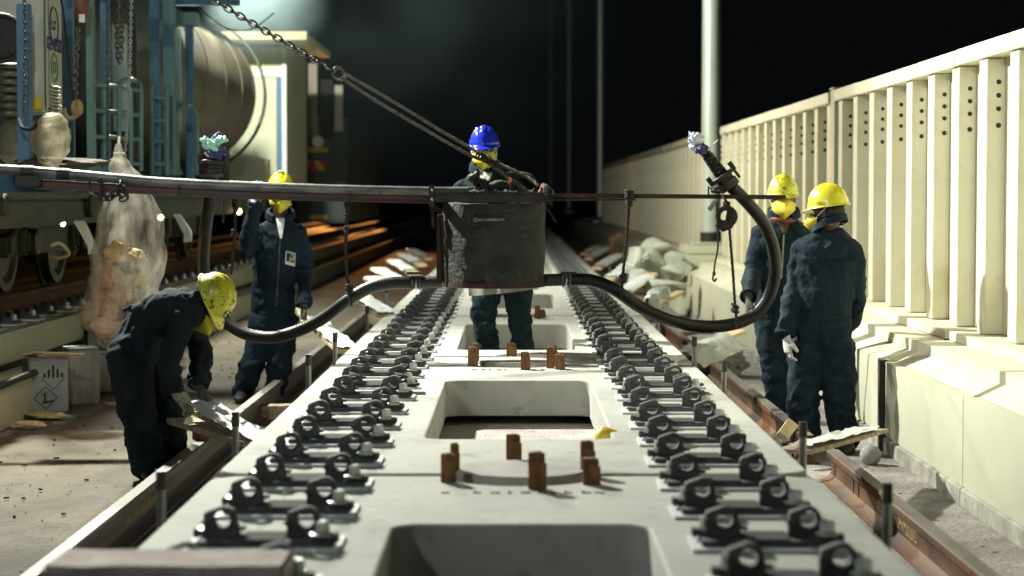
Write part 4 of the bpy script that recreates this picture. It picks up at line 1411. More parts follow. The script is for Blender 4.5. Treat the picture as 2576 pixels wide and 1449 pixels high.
# valve assembly and clamps on the frame
va = MB()
for x in (1194, 1213, 1223):
    va.bar(at(x, 488, HD - .22), at(x - 1, 456, HD - .22), .02, .016, (0, 1, 0))
va.ball(at(1190, 448, HD - .18), (.035, .03, .03), None, 2, crumple(3, .3)).ball(at(1206, 458, HD - .18), (.045, .04, .03), None, 2, crumple(4, .3)).ball(at(1200, 438, HD - .15), (.022, .03, .022), None, 2)
va.bar(at(1190, 462, HD - .18), at(1285, 462, HD - .1), .04, .03, (0, 1, 0))
va.cyl(at(1205, 468, HD - .18), at(1240, 470, HD - .18), .022, n=12)
va.done('valve_block', K['blackm'], hp)
MB().tube(spline([at(1232, 474, HD - .2), at(1255, 466, HD - .2), at(1278, 470, HD - .2), at(1296, 482, HD - .2), at(1300, 492, HD - .2)], 6), .034, 12).done('inlet_elbow', K['drum'], hp)
for s, (xa, xb) in ((-1, (1112, 1040)), (1, (1366, 1432))):
    ol = MB().cyl(at(xa, 705 if s > 0 else 708, HD), at(xb, 703 if s > 0 else 711, HD), .040, n=24).done('outlet_pipe', K['blackm'], hp)
    for i in range(3):
        xx = xb - s * (6 + i * 9) + s * 8
        MB().torus(at(xx, 704 if s > 0 else 711, HD), (1, 0, 0), .042, .007, 24, 8).done('coupling_band', K['washer'] if i % 2 else K['cast'], ol)
    MB().bx(at(xb, 0, HD).x - .05, at(xb, 0, HD).x + .05, HD - .03, HD + .03, at(0, 690, HD).z, at(0, 684, HD).z, .004).done('coupling_lever', K['blackm'], ol)
tag(MB().tube(spline([at(1372, 522, HD - .25), at(1384, 535, HD - .25), at(1398, 560, HD - .25)], 5), .007, 8).done('dangling_strap', K['black']), 'short black strap end dangling from the right of the hopper rim', 'strap')
for (px, py, lab) in ((1282, 455, 'small orange tag on the ropes above the hopper'), (1358, 485, 'small orange and white clip at the right corner of the hopper')):
    tag(MB().ball(at(px, py, HD - .3), (.012, .008, .024), Matrix.Rotation(.3, 3, 'Y'), 2).done('orange_tag', K['orange']), lab, 'tag')

# boom: pipe on a red beam
PD = 12.94
bm_ = thing('feed_boom', 'dark red beam carrying a scuffed grey pipe from the wagon to the hopper', 'boom', at(100, 470, PD))
pp = [at(-60, 424, PD), at(40, 428, PD), at(200, 440, PD), at(400, 458, PD), at(620, 469, PD), at(850, 477, PD), at(1085, 482, PD), at(1192, 482, PD)]
MB().tube(spline(pp, 14), .0315, 20).done('feed_pipe', K['pipe'], bm_)
for x, y in ((70, 430), (160, 437)):
    MB().cyl(at(x - 16, y - .5, PD), at(x + 16, y + 1.5, PD), .037, n=20).done('pipe_coupling', K['blackm'], bm_)
MB().cyl(at(1178, 482, PD), at(1196, 482, PD), .036, n=20).done('pipe_coupling', K['blackm'], bm_)
A = [(90, 452), (400, 469), (700, 482), (1090, 492)]
Bt = [(90, 474), (400, 489), (700, 502), (1090, 511)]
P0, P1 = spline([at(x, y, PD) for x, y in A], 6), spline([at(x, y, PD) for x, y in Bt], 6)
mm = MB()
for z0, z1, yo, yw in ((0, 1, 0, .012),):
    for i in range(len(P0) - 1):
        mm.add([P0[i], P0[i + 1], P1[i + 1], P1[i], P0[i] + V((0, .012, 0)), P0[i + 1] + V((0, .012, 0)), P1[i + 1] + V((0, .012, 0)), P1[i] + V((0, .012, 0))], [(0, 1, 2, 3), (7, 6, 5, 4), (0, 4, 5, 1), (3, 2, 6, 7)])
mm.done('beam_web', K['redbeam'], bm_)
mm = MB()
for Q in (P0, P1):
    for i in range(len(Q) - 1):
        mm.bar(Q[i] + V((0, .02, 0)), Q[i + 1] + V((0, .02, 0)), .085, .007)
mm.done('beam_flange', K['raildark'], bm_)
for x, y in ((880, 487), (450, 471), (225, 455)):
    p = at(x, y, PD - .03)
    MB().lathe([(0, 0), (.012, 0), (.010, .014), (0, .014)], p, 8, (0, -1, 0)).tube([p, p + V((0, 0, -.05))], .004, 6).done('beam_bolt', K['blackm'], bm_)
MB().bx(at(38, 0, PD).x, at(102, 0, PD).x, PD - .06, PD + .08, at(0, 470, PD).z, at(0, 442, PD).z, .01).done('boom_root', K['blackm'], bm_)
chain('chain', 'slack dark chain looped over the red boom beam above the waste bag', [at(300, 478, PD - .05), at(306, 462, PD - .07), at(312, 478, PD - .08), at(320, 492, PD - .06), at(308, 500, PD - .06), at(294, 484, PD - .06), at(276, 492, PD - .06), at(262, 498, PD - .06), at(240, 485, PD - .06)], .038, .006, kk='blackm')
chain('chain', 'short dark chain end hanging under the boom by the wagon', [at(252, 450, PD - .07), at(256, 470, PD - .08), at(262, 490, PD - .07), at(270, 500, PD - .06), at(296, 492, PD - .06)], .034, .005, kk='blackm')
# support bar to the right
sb = thing('support_bar', 'thin brown steel bar from the hopper to the right worker', 'bar', at(1390, 492, HD - .2))
SBD = 13.07
a, b = at(1384, 491.5, SBD), at(1976, 496, SBD)
MB().bar(a, b, .05, .028, bev=.003).done('upper_bar', K['rust'], sb)
a, b = at(1384, 503, SBD), at(1600, 502, SBD)
MB().bar(a, b, .03, .012).done('lower_bar', K['rust'], sb)
MB().bar(at(1818, 470, SBD - .03), at(1818, 500, SBD - .03), .012, .012).bar(at(1800, 507, SBD - .04), at(1783, 528, SBD - .04), .03, .014, (0, 1, 0)).done('clamp_tail', K['washer'], sb)


def knotted(name, label, pts, r, knots=(), kk='rope', strands=True, group=None):
    P = spline(pts, 14)
    o = None
    mm = MB()
    if strands:
        F = frames(P)
        L = 0
        for s in range(3):
            Q = []
            L = 0
            for i, p in enumerate(P):
                if i:
                    L += (P[i] - P[i - 1]).length
                a = L / (r * 7) * 2 * PI / 2 + s * 2 * PI / 3
                Q.append(p + F[i][0] * (r * .55 * math.cos(a)) + F[i][1] * (r * .55 * math.sin(a)))
            mm.tube(Q, r * .62, 7)
    else:
        mm.tube(P, r, 8)
    o = mm.done(name, K[kk])
    for (p, rr) in knots:
        q = MB()
        for j in range(3):
            q.torus(V(p) + V((0, 0, (j - 1) * rr * .7)), V((random.uniform(-.6, .6), random.uniform(-.4, .4), 1)), rr * .8, rr * .38, 14, 6)
        q.ball(p, rr * .9, None, 2, crumple(int(rr * 1e4), .3))
        q.done('knot', K[kk], o)
    return tag(o, label, 'rope', group)


# sling: chain, hook, doubled rope
chain('chain', 'taut dark chain from the top left down to the hook of the sling', [at(505, -20, 13.22), at(640, 62, 13.22), at(760, 132, 13.22), at(832, 172, 13.22)], .046, .0068, kk='chain')
hk = thing('sling_hook', 'grey steel hook joining the taut chain and the doubled rope', 'hook', at(850, 184, 13.17))
MB().tube(spline([at(826, 170, 13.17), at(842, 176, 13.17), at(836, 186, 13.17), at(846, 198, 13.17), at(860, 200, 13.17), at(868, 188, 13.17), at(862, 174, 13.17), at(848, 171, 13.17), at(838, 175, 13.17)], 6), .012, 10).done('hook_body', K['chain'], hk)
MB().ball(at(826, 170, 13.17), (.03, .02, .02), Matrix.Rotation(.5, 3, 'Y'), 2, crumple(2, .25)).done('shackle', K['chain'], hk)
knotted('rope', 'twisted upper rope of the doubled sling from the hook to the hopper', [at(858, 180, 13.17), at(1000, 262, 13.14), at(1110, 330, 13.12), at(1200, 382, 13.10), at(1232, 402, 13.08), at(1290, 428, 13.04), at(1330, 448, 13.02), at(1352, 466, 12.98)], .0105, kk='rope', group='sling ropes')
knotted('rope', 'twisted lower rope of the doubled sling from the hook to the hopper', [at(858, 194, 13.14), at(940, 250, 13.12), at(1060, 321, 13.10), at(1180, 389, 13.08), at(1225, 408, 13.06), at(1280, 448, 13.02), at(1330, 482, 12.98), at(1360, 486, 12.96)], .0105, kk='rope', group='sling ropes')
kb = MB()
for i in range(9):
    t = i / 8
    kb.torus(at(1200 + 52 * t, 386 + 27 * t, 13.04), (.9, 0, -.45), .017 + .007 * math.sin(i * 1.9), .008, 14, 6)
tag(kb.done('rope_lashing', K['roped'], None, 40), 'dark bulky rope lashing in front of the blue helmeted face', 'lashing')
knotted('rope', 'black loop of rope sagging over the hopper right side', [at(1240, 410, 13.12), at(1270, 440, 13.17), at(1310, 440, 13.22), at(1340, 452, 13.22), at(1350, 480, 13.22), at(1320, 492, 13.22), at(1280, 478, 13.22)], .022, kk='roped')
kb = MB()
for i in range(7):
    kb.torus(at(1366 + i * 2.5, 478 + 3 * math.sin(i), 12.90), (1, .3, .2 * i), .034, .010, 16, 6)
tag(kb.done('rope_wrap', K['rope']), 'grey rope wrapped round the right corner of the hopper frame', 'lashing')


def hose(name, label, pts, r, ribs=True):
    P = spline(pts, 26)
    L, rs = 0, []
    for i, p in enumerate(P):
        if i:
            L += (P[i] - P[i - 1]).length
        rs.append(r * (1 + (.03 * math.sin(L * 2 * PI / .030) if ribs else 0)))
    # resample finely so that the ribs read
    Q, R_ = [], []
    L = 0
    for i in range(len(P) - 1):
        seg = (P[i + 1] - P[i]).length
        n = max(1, int(seg / .0075))
        for j in range(n):
            Q.append(P[i].lerp(P[i + 1], j / n))
            R_.append(r * (1 + .012 * math.sin((L + seg * j / n) * 2 * PI / .022)))
        L += seg
    return tag(MB().tube(Q, R_, 24).done(name, K['black'], None, 50), label, 'hose')


rh = hose('ribbed_hose', 'black ribbed hose looping right from the hopper up to a raised nozzle', [at(1432, 704, HD), at(1490, 706, HD), at(1545, 728, HD), at(1610, 772, 13.27), at(1680, 804, 13.32), at(1755, 820, 13.40), at(1830, 818, 13.47), at(1890, 797, 13.52), at(1932, 750, 13.52), at(1950, 685, 13.47), at(1944, 620, 13.32), at(1920, 560, 13.22), at(1882, 512, 13.12), at(1840, 470, 13.07)], .041)
lh = hose('ribbed_hose', 'black hose sagging left from the hopper behind the bent yellow helmet', [at(1040, 711, HD), at(985, 712, HD), at(930, 724, HD), at(880, 752, HD), at(820, 796, 13.27), at(760, 828, 13.32), at(690, 848, 13.37), at(625, 842, 13.42), at(575, 815, 13.47), at(540, 770, 13.52), at(518, 720, 13.52), at(512, 660, 13.47), at(516, 590, 13.37), at(526, 510, 13.30), at(532, 440, 13.27)], .0405)


def nozzle(label, base, d, sc, kk1, kk2, cat='nozzle', name='hose_nozzle'):
    o = thing(name, label, cat, base)
    base, d = V(base), V(d).normalized()
    u = d.cross(V((0, 1, 0))).normalized()
    MB().lathe([(0, -.02), (.062, -.02), (.066, 0), (.066, .03), (.056, .034), (.056, .055), (.080, .058), (.080, .082), (.05, .086), (0, .086)], base, 24, d).done('valve_body', K['blackm'], o)
    for s in (-1, 1):
        MB().cyl(base + d * .06 + u * (s * .085), base + d * .06 + u * (s * .085) + d * .06, .016, n=10).cyl(base + d * .0 + u * (s * .082), base + d * .09 + u * (s * .082), .009, n=8).done('clamp_bolt', K['blackm'], o)
    nn = MB()
    prof = []
    for i in range(26):
        t = i / 25
        prof.append((.044 - .008 * t + .0025 * math.sin(t * 60), .086 + t * .16 * sc))
    nn.lathe([(0, .086)] + prof + [(0, prof[-1][1])], base, 20, d).done('nozzle_tube', K['black'], o)
    e = base + d * (.086 + .16 * sc)
    MB().ball(e + d * .045, (.036, .036, .055), d.to_track_quat('Z', 'Y').to_matrix(), 3, crumple(6, .2)).torus(e + d * .01, d, .034, .004, 18, 6).torus(e + d * .075, d, .03, .004, 18, 6).done('taped_end', K['black'], o)
    return o, e, d, u


o, e, d, u = nozzle('raised black nozzle and clamp on the right hose, tied with pale blue plastic', at(1835, 466, 13.04), at(1775, 385, 13.04) - at(1835, 466, 13.04), .95, None, None)
R = d.to_track_quat('Z', 'Y').to_matrix()
MB().ball(e + d * .125, (.040, .042, .050), R, 4, crumple(11, .45, 1.8)).ball(at(1746, 371, 13.04), (.030, .03, .022), Matrix.Rotation(.5, 3, 'Y'), 3, crumple(12, .5, 1.9)).done('plastic_wrap', K['ragw'], o, 25)
MB().ball(at(1766, 376, 13.00), (.034, .04, .036), None, 3, crumple(13, .4, 1.9)).ball(at(1752, 380, 12.98), (.012, .012, .02), None, 2).done('dark_rag', K['cloud'], o, 25)
MB().cyl(at(1778, 379, 13.02), at(1806, 352, 13.02), .0045, n=6).cyl(at(1782, 380, 13.02), at(1797, 362, 13.02), .004, n=6).done('cable_tie', K['sheet'], o)
MB().ball(at(1805, 476, 13.00), (.045, .04, .03), None, 3, crumple(15, .45)).bar(at(1782, 492, 13.02), at(1782, 468, 13.02), .01, .01).done('clamp_crust', K['drum'], o)
o, e, d, u = nozzle('upright dark nozzle on the left hose topped with mint plastic and blue rag', at(533, 436, 13.22), V((.06, 0, 1)), .30, None, None)
MB().loft([(at(531, 446, 13.22), V((.072, 0, 0)), V((0, .06, 0))), (at(531, 438, 13.22), V((.08, 0, 0)), V((0, .07, 0)))], 20).done('flange', K['raildark'], o)
MB().ball(at(543, 385, 13.20), (.062, .05, .05), None, 4, crumple(21, .45, 1.7)).ball(at(548, 345, 13.22), (.040, .03, .025), Matrix.Rotation(-.6, 3, 'Y'), 3, crumple(22, .5, 1.9)).done('blue_rag', K['cloud'], o, 25)
MB().ball(at(528, 362, 13.16), (.058, .04, .032), Matrix.Rotation(.5, 3, 'Y'), 4, crumple(23, .55, 1.9)).ball(at(552, 353, 13.16), (.045, .03, .024), Matrix.Rotation(-.3, 3, 'Y'), 4, crumple(25, .5, 1.9)).done('mint_plastic', K['mint'], o, 25)
MB().cyl(at(514, 384, 13.18), at(526, 395, 13.18), .006, n=6).cyl(at(555, 386, 13.18), at(568, 390, 13.18), .004, n=6).done('cable_tie', K['white'], o)

# hanging ropes that carry the hoses
knotted('rope', 'dark knotted rope holding the left hose below the red beam', [at(870, 500, 13.02), at(872, 560, 13.04), at(869, 640, 13.10), at(878, 735, 13.18), at(884, 770, 13.16)], .010, [(at(872, 517, 13.00), .018), (at(871, 545, 13.02), .016), (at(872, 575, 13.02), .017), (at(879, 728, 13.16), .026)], 'roped', group='ropes holding the hoses')
knotted('rope', 'dark rope holding the right hose left of the nozzle', [at(1584, 490, 13.02), at(1582, 530, 13.02), at(1576, 600, 13.07), at(1567, 690, 13.12), at(1563, 745, 13.16)], .009, [(at(1583, 490, 12.98), .028), (at(1583, 508, 12.98), .022), (at(1566, 700, 13.12), .026)], 'roped', group='ropes holding the hoses')
knotted('rope', 'dark rope holding the right hose bend below the nozzle', [at(1824, 500, 13.02), at(1830, 520, 13.04), at(1836, 590, 13.22), at(1844, 690, 13.32), at(1850, 780, 13.40), at(1857, 826, 13.42)], .009, [(at(1828, 517, 13.02), .022), (at(1849, 776, 13.38), .026)], 'roped', group='ropes holding the hoses')
tk2 = MB()
tk2.torus(at(1828, 545, 13.02), (.1, 1, 0), .055, .016, 20, 8, xdir=(0, 0, 1)).ball(at(1822, 566, 13.00), (.05, .03, .035), None, 3, crumple(8, .3)).ball(at(1838, 552, 13.00), (.028, .028, .06), None, 3, crumple(9, .3))
tag(tk2.done('rope_hook', K['roped'], None, 40), 'bulky black rope wrapped hook under the right end of the bar', 'hook')
knotted('rope', 'thin black wire with a small hook hanging under the bar at right', [at(1803, 508, 13.02), at(1805, 560, 13.02), at(1806, 620, 13.02), at(1799, 660, 13.02), at(1795, 690, 13.02), at(1793, 702, 13.02), at(1798, 707, 13.02), at(1802, 700, 13.02)], .006, [(at(1796, 688, 13.02), .010)], 'roped', False)
knotted('rope', 'thin black rope with dark grip by the left worker raised hand, right strand', [at(592, 480, 13.52), at(592, 530, 13.52), at(590, 590, 13.62), at(586, 640, 13.72), at(581, 690, 13.82)], .009, [(at(590, 588, 13.62), .022), (at(581, 672, 13.82), .016)], 'roped')
knotted('rope', 'thin black rope by the left worker raised hand, left strand', [at(562, 490, 13.52), at(563, 540, 13.52), at(562, 560, 13.52)], .006, [], 'roped', False)
tag(MB().lathe([(0, 0), (.026, 0), (.028, -.06), (.02, -.09), (.008, -.11), (0, -.11)], at(593, 492, 13.47), 14).done('rope_grip', K['black']), 'black bulb shaped grip at the top of the left rope', 'grip')
# ------------------------------------------------------------------ people
X3 = V((1, 0, 0))
TEX = {}
for nm, sc in (('folds', .16), ('creases', .06)):
    t = bpy.data.textures.new(nm, 'CLOUDS')
    t.noise_scale = sc
    t.noise_depth = 3
    TEX[nm] = t


def fuse(mb, name, m, voxel, smooth=4, disp=(), parent=None):
    me = mb.mesh(name, m, 180)
    o = bpy.data.objects.new(name, me)
    COL.objects.link(o)
    r = o.modifiers.new('fuse', 'REMESH')
    r.mode = 'VOXEL'
    r.voxel_size = voxel
    r.use_smooth_shade = True
    if smooth:
        s = o.modifiers.new('smooth', 'SMOOTH')
        s.factor = .5
        s.iterations = smooth
    for tx, st in disp:
        q = o.modifiers.new('disp', 'DISPLACE')
        q.texture = TEX[tx]
        q.texture_coords = 'GLOBAL'
        q.strength = st
        q.mid_level = .5
    me2 = baked(o, name)
    me2.materials.clear()
    me2.materials.append(m)
    for p in me2.polygons:
        p.use_smooth = True
    return mk(name, me2, parent)


def basis(fwd, up):
    f = V(fwd).normalized()
    z = V(up)
    z = (z - f * z.dot(f)).normalized()
    x = f.cross(z)
    return Matrix((x, f, z)).transposed()      # columns: right, forward, up


def head_geo(mb, c, R):
    P = lambda x, y, z: c + R @ V((x, y, z))
    rings = [(-.118, .030, .030, .045), (-.108, .045, .044, .035), (-.085, .056, .058, .028), (-.05, .064, .070, .016), (-.01, .071, .082, .006), (.03, .075, .088, .002), (.065, .073, .086, 0), (.095, .058, .068, -.004), (.115, .035, .040, -.006)]
    mb.loft([(P(0, y0, z), R @ V((a, 0, 0)), R @ V((0, b, 0))) for z, a, b, y0 in rings], 24)
    mb.ball(P(0, .098, -.03), (.016, .022, .014), R, 2)            # nose
    mb.limb([(P(0, .088, .012), .009), (P(0, .100, -.022), .012)], 10, 4)
    for s in (-1, 1):
        mb.ball(P(s * .076, -.005, -.02), (.010, .022, .032), R, 2)    # ears
        mb.ball(P(s * .03, .080, .014), (.022, .012, .008), R, 2)      # brow
    mb.ball(P(0, .090, -.068), (.024, .010, .010), R, 2)           # mouth


def helmet(c, R, kk, parent, ridge=True, bossed=False):
    a, b, h = .102, .128, .130
    vs, fs = [], []
    nphi, nt = 56, 18
    for j in range(nt + 1):
        th = PI / 2 * j / nt
        for i in range(nphi):
            ph = 2 * PI * i / nphi
            s = math.sin(th) ** .92
            x, y, z = a * math.cos(ph) * s, b * math.sin(ph) * s, h * math.cos(th)
            k = 0
            if ridge:
                k = .007 * max(0, 1 - (abs(x) / .020) ** 4) * (1 if j < 15 else 0) * (1 if y < .09 else 0)
                k += .004 * max(0, 1 - ((abs(x) - .045) / .012) ** 2) * (1 if 3 < j < 14 else 0)
            if j >= nt - 2:
                k += .003
            q = V((x, y, z))
            vs.append(q + q.normalized() * k)
    base = len(vs)
    for w, dz in ((.006, -.004), (.016, -.010)):
        for i in range(nphi):
            ph = 2 * PI * i / nphi
            pk = max(0, math.sin(ph)) ** 5
            rr = 1 + (w + pk * .042 * (1 if w > .01 else .45)) / .12
            vs.append(V((a * math.cos(ph) * rr, b * math.sin(ph) * rr, dz - pk * .012)))
    for j in range(nt + 2):
        for i in range(nphi):
            l = (i + 1) % nphi
            if j == 0:
                pass
            fs.append((j * nphi + i, j * nphi + l, (j + 1) * nphi + l, (j + 1) * nphi + i))
    mb = MB()
    mb.add([c + R @ (v + V((0, 0, .022))) for v in vs], fs)
    bmesh.ops.remove_doubles(mb.bm, verts=mb.bm.verts, dist=.0005)
    me = mb.mesh('helmet', K[kk], 60)
    o = bpy.data.objects.new('helmet', me)
    COL.objects.link(o)
    q = o.modifiers.new('shell', 'SOLIDIFY')
    q.thickness = .004
    q.offset = -1
    me = baked(o, 'helmet')
    o = mk('helmet', me, parent)
    for s in (-1, 1):   # slots at the sides
        MB().box(c + R @ V((s * .106, .0, .045)), (.006, .03, .016), R, .002).done('side_slot', K[kk], o)
    if bossed:
        MB().box(c + R @ V((0, -.0, .156)), (.05, .11, .016), R, .006).done('crown_boss', K[kk], o)
    MB().torus(c + R @ V((0, 0, .012)), R @ V((0, 0, 1)), .092, .006, 28, 6, xdir=R @ V((0, 1, 0)), sx=1.18).done('inner_band', K['inkk'], o)
    return o


def face_mask(c, R, parent, scale=1.0):
    P = lambda x, y, z: c + R @ (V((x, y, z)) * scale)
    N_, M_, C_ = (0, .118, -.002), (0, .168, -.055), (0, .104, -.126)
    half = [N_, (.040, .088, -.012), (.074, .036, -.036), (.062, .050, -.078), C_]
    mb = MB()
    vs = [P(*M_)]
    for s in (1, -1):
        k0 = len(vs)
        vs += [P(s * x, y, z) for x, y, z in half]
        # mid ring, bulged out, so the cheek is a soft cone
    fs = []
    for k0 in (1, 6):
        for i in range(4):
            fs.append((0, k0 + i, k0 + i + 1))
    mb.add(vs, fs)
    bmesh.ops.remove_doubles(mb.bm, verts=mb.bm.verts, dist=.0005)
    me = mb.mesh('face_mask', K['mask'], 24)
    o = bpy.data.objects.new('face_mask', me)
    COL.objects.link(o)
    q = o.modifiers.new('shell', 'SOLIDIFY')
    q.thickness = .003
    o = mk('face_mask', baked(o, 'face_mask'), parent)
    for s in (-1, 1):
        MB().tube(spline([P(s * .068, .045, -.04), P(s * .080, .01, -.015), P(s * .078, -.03, .01)], 5), .003, 6).tube(spline([P(s * .066, .045, -.065), P(s * .074, .0, -.075), P(s * .06, -.05, -.08)], 5), .003, 6).done('mask_strap', K['white'], o)
    return o


def hand(mb, w, d, n, thumb, curl=.5, sc=1.0, fat=1.0, spread=.10):
    """palm, four separate fingers bent by curl (radians per joint) and a thumb leaving the palm side"""
    d = V(d).normalized()
    n = V(n)
    n = (n - d * n.dot(d)).normalized()          # palm faces n
    s = d.cross(n).normalized() * thumb          # towards the thumb
    w = V(w)
    mb.loft([(w - d * .02 * sc, s * .026 * sc * fat, n * .020 * sc * fat), (w + d * .015 * sc, s * .032 * sc * fat, n * .018 * sc * fat), (w + d * .055 * sc, s * .042 * sc * fat, n * .017 * sc * fat), (w + d * .088 * sc, s * .041 * sc * fat, n * .014 * sc * fat), (w + d * .098 * sc, s * .036 * sc * fat, n * .010 * sc * fat)], 16)
    for k, (o, L, r) in enumerate([(.030, .072, .0098), (.010, .082, .0102), (-.010, .076, .0098), (-.029, .060, .0088)]):
        p = w + d * .082 * sc + s * o * sc
        ang = curl * .4 + .08 * k
        sp = spread * (o / .03)
        pts = [(p - d * .015 * sc, r * sc * fat)]
        for seg, fr in enumerate((.46, .31, .23)):
            dirv = (d * math.cos(ang) + n * math.sin(ang) + s * sp * .5).normalized()
            p = p + dirv * (L * fr * sc)
            pts.append((p, (r - .0010 * (seg + 1)) * sc * fat))
            ang += curl
        mb.limb(pts, 10, 3)
    p = w + d * .022 * sc + s * .030 * sc
    pts = [(p - s * .012, .013 * sc * fat)]
    for q, (cs, cd_, cn) in enumerate(((.75, .62, .22), (.45, .82, .35), (.15, .85, .5))):
        p = p + (s * cs + d * cd_ + n * cn * (.5 + curl)).normalized() * (.034 - .004 * q) * sc
        pts.append((p, (.0120 - .0012 * q) * sc * fat))
    mb.limb(pts, 10, 3)


def boot(mb, ankle, toe, floor):
    t = V((toe.x - ankle.x, toe.y - ankle.y, 0)).normalized()
    s = V((-t.y, t.x, 0))
    z = V((0, 0, 1))
    f = V((ankle.x, ankle.y, floor))
    mb.loft([(f - t * .075 + z * .035, s * .030, z * .030), (f - t * .05 + z * .045, s * .042, z * .045), (f + t * .0 + z * .055, s * .046, z * .055), (f + t * .07 + z * .045, s * .048, z * .044), (f + t * .14 + z * .036, s * .050, z * .036), (f + t * .185 + z * .030, s * .040, z * .028), (f + t * .205 + z * .026, s * .02, z * .016)], 18)
    mb.limb([(f + z * .05, .045), (f + z * .13, .05), (V((ankle.x, ankle.y, floor + .2)), .052)], 14)


def person(label, loc, torso, arms, legs, head, cloth, hat, hands, toes, floor, skin='skin', fold=.03, neck=None, hatopt={}, gloves=('glove', 'glove'), coll=True, mask=True):
    """torso: [(centre, half width vector, half depth vector)] hip -> neck; arms/legs: [(point, radius)...]; hands: [(dir, palm normal, thumb side, curl)]"""
    torso = [(q, V(A) * .95, V(B_) * .95) for q, A, B_ in torso]
    arms = [[(p, r_ * .91) for p, r_ in L] for L in arms]
    legs = [[(p, r_ * .93) for p, r_ in L] for L in legs]
    root = thing('person', label, 'person', loc)
    hc, hf, hu = head
    R = basis(hf, hu)
    # ---- body, one continuous skin
    b = MB()
    b.loft([(c, A * .86, B * .84) for c, A, B in torso], 24)
    nk = V(torso[-1][0])
    b.limb([(nk - (hc - nk) * .1, .060), (nk.lerp(hc + R @ V((0, -.012, -.06)), .55), .054), (hc + R @ V((0, -.012, -.045)), .056)], 16)
    for L in arms + legs:
        b.limb([(p, r * .72) for p, r in L], 12)
    for L, h in zip(arms, hands):
        hand(b, L[-1][0] + V(h[0]).normalized() * .02, *h)
    head_geo(b, hc, R)
    body = fuse(b, 'body', K[skin], .0085, 2, (), root)
    # ---- coverall
    c = MB()
    c.loft([(q, A, B) for q, A, B in torso], 28)
    for L in arms:
        c.limb(L, 16, 8, fold, random.uniform(0, 6))
    for L in legs:
        c.limb(L, 18, 8, fold * .8, random.uniform(0, 6))
    rn = random.Random(len(label))
    for L in arms + legs:         # directed folds where the cloth bunches
        P = spline([p for p, _ in L], 8)
        F = frames(P)
        big = L[0][1] > .1
        for i in range(16 if big else 11):
            t = rn.choice([rn.uniform(.38, .62), rn.uniform(.72, .98), rn.uniform(.1, .98)])
            k = min(len(P) - 2, int(t * (len(P) - 1)))
            r0 = L[min(len(L) - 1, round(t * (len(L) - 1)))][1]
            a0, sp, ti = rn.uniform(0, 2 * PI), rn.uniform(1.2, 2.6), rn.uniform(-.09, .09)
            ax = (P[k + 1] - P[k]).normalized()
            q = [P[k] + (F[k][0] * math.cos(a0 + sp * u / 8) + F[k][1] * math.sin(a0 + sp * u / 8)) * r0 * .985 + ax * (ti * (u / 8 - .5) * 2) for u in range(9)]
            c.tube(q, [.005 + .013 * math.sin(PI * u / 8) for u in range(9)], 7)
    for i in range(20):
        k = rn.randrange(1, len(torso) - 2)
        q0, A, B_ = torso[k]
        q1 = torso[k + 1][0]
        a0, sp, ti = rn.uniform(0, 2 * PI), rn.uniform(.7, 1.5), rn.uniform(-.08, .08)
        ax = (V(q1) - V(q0)).normalized()
        q = [V(q0) + ax * (ti * (u / 8 - .5) * 2) + (V(A) * math.cos(a0 + sp * u / 8) + V(B_) * math.sin(a0 + sp * u / 8)) * .985 for u in range(9)]
        c.tube(q, [.004 + .009 * math.sin(PI * u / 8) for u in range(9)], 7)
    cov = fuse(c, 'coverall', K[cloth], .0115, 3, (('folds', .046), ('creases', .024)), root)
    for L in arms:
        e, f = L[-1][0], (L[-1][0] - L[-2][0]).normalized()
        MB().torus(e + f * .004, f, L[-1][1] * .98, .013, 22, 8).done('cuff', K[cloth], cov)
    if coll:
        d = (hc - nk).normalized()
        cm = MB()
        q = [nk + d * .012 + R @ V((.082 * math.cos(a), .080 * math.sin(a) - .010, .018 - .030 * math.sin(a))) for a in [math.radians(118 + 8.7 * i) for i in range(36)]]
        vs, fs = [], []
        for i, p in enumerate(q):
            o_ = (p - nk)
            o_ = (o_ - d * o_.dot(d)).normalized()
            vs += [p - d * .02, p + d * .028, p + d * .020 + o_ * .026, p - d * .022 + o_ * .034]
        for i in range(len(q) - 1):
            for k in range(3):
                fs.append((i * 4 + k, i * 4 + k + 1, i * 4 + k + 5, i * 4 + k + 4))
        cm.add(vs, fs)
        cm.done('collar', K[cloth], cov, 60)
    # ---- gloves
    for L, h, g in zip(arms, hands, gloves):
        gm = MB()
        w = L[-1][0] + V(h[0]).normalized() * .02
        hand(gm, w, *h, 1.04, 1.22)
        dd = V(h[0]).normalized()
        gm.limb([(w - dd * .05, .040), (w - dd * .01, .036)], 14)
        fuse(gm, 'glove', K[g], .0055, 2, (('creases', .004),), root)
    # ---- boots
    for L, t in zip(legs, toes):
        bm2 = MB()
        a = V(L[-1][0])
        boot(bm2, a, V(t), floor)
        fuse(bm2, 'boot', K['boot'], .009, 2, (), root)
    helmet(hc + R @ V((0, -.004, .008)), R, hat, root, **hatopt)
    if mask:
        face_mask(hc, R, root, 1.12)
    for s in (-1, 1):
        MB().ball(hc + R @ V((s * .030, .079, -.002)), (.012, .009, .010), R, 2).done('eye', K['white'], body)
    return root, cov, body, R


def bvh(o):
    return BVHTree.FromPolygons([v.co for v in o.data.vertices], [tuple(p.vertices) for p in o.data.polygons])


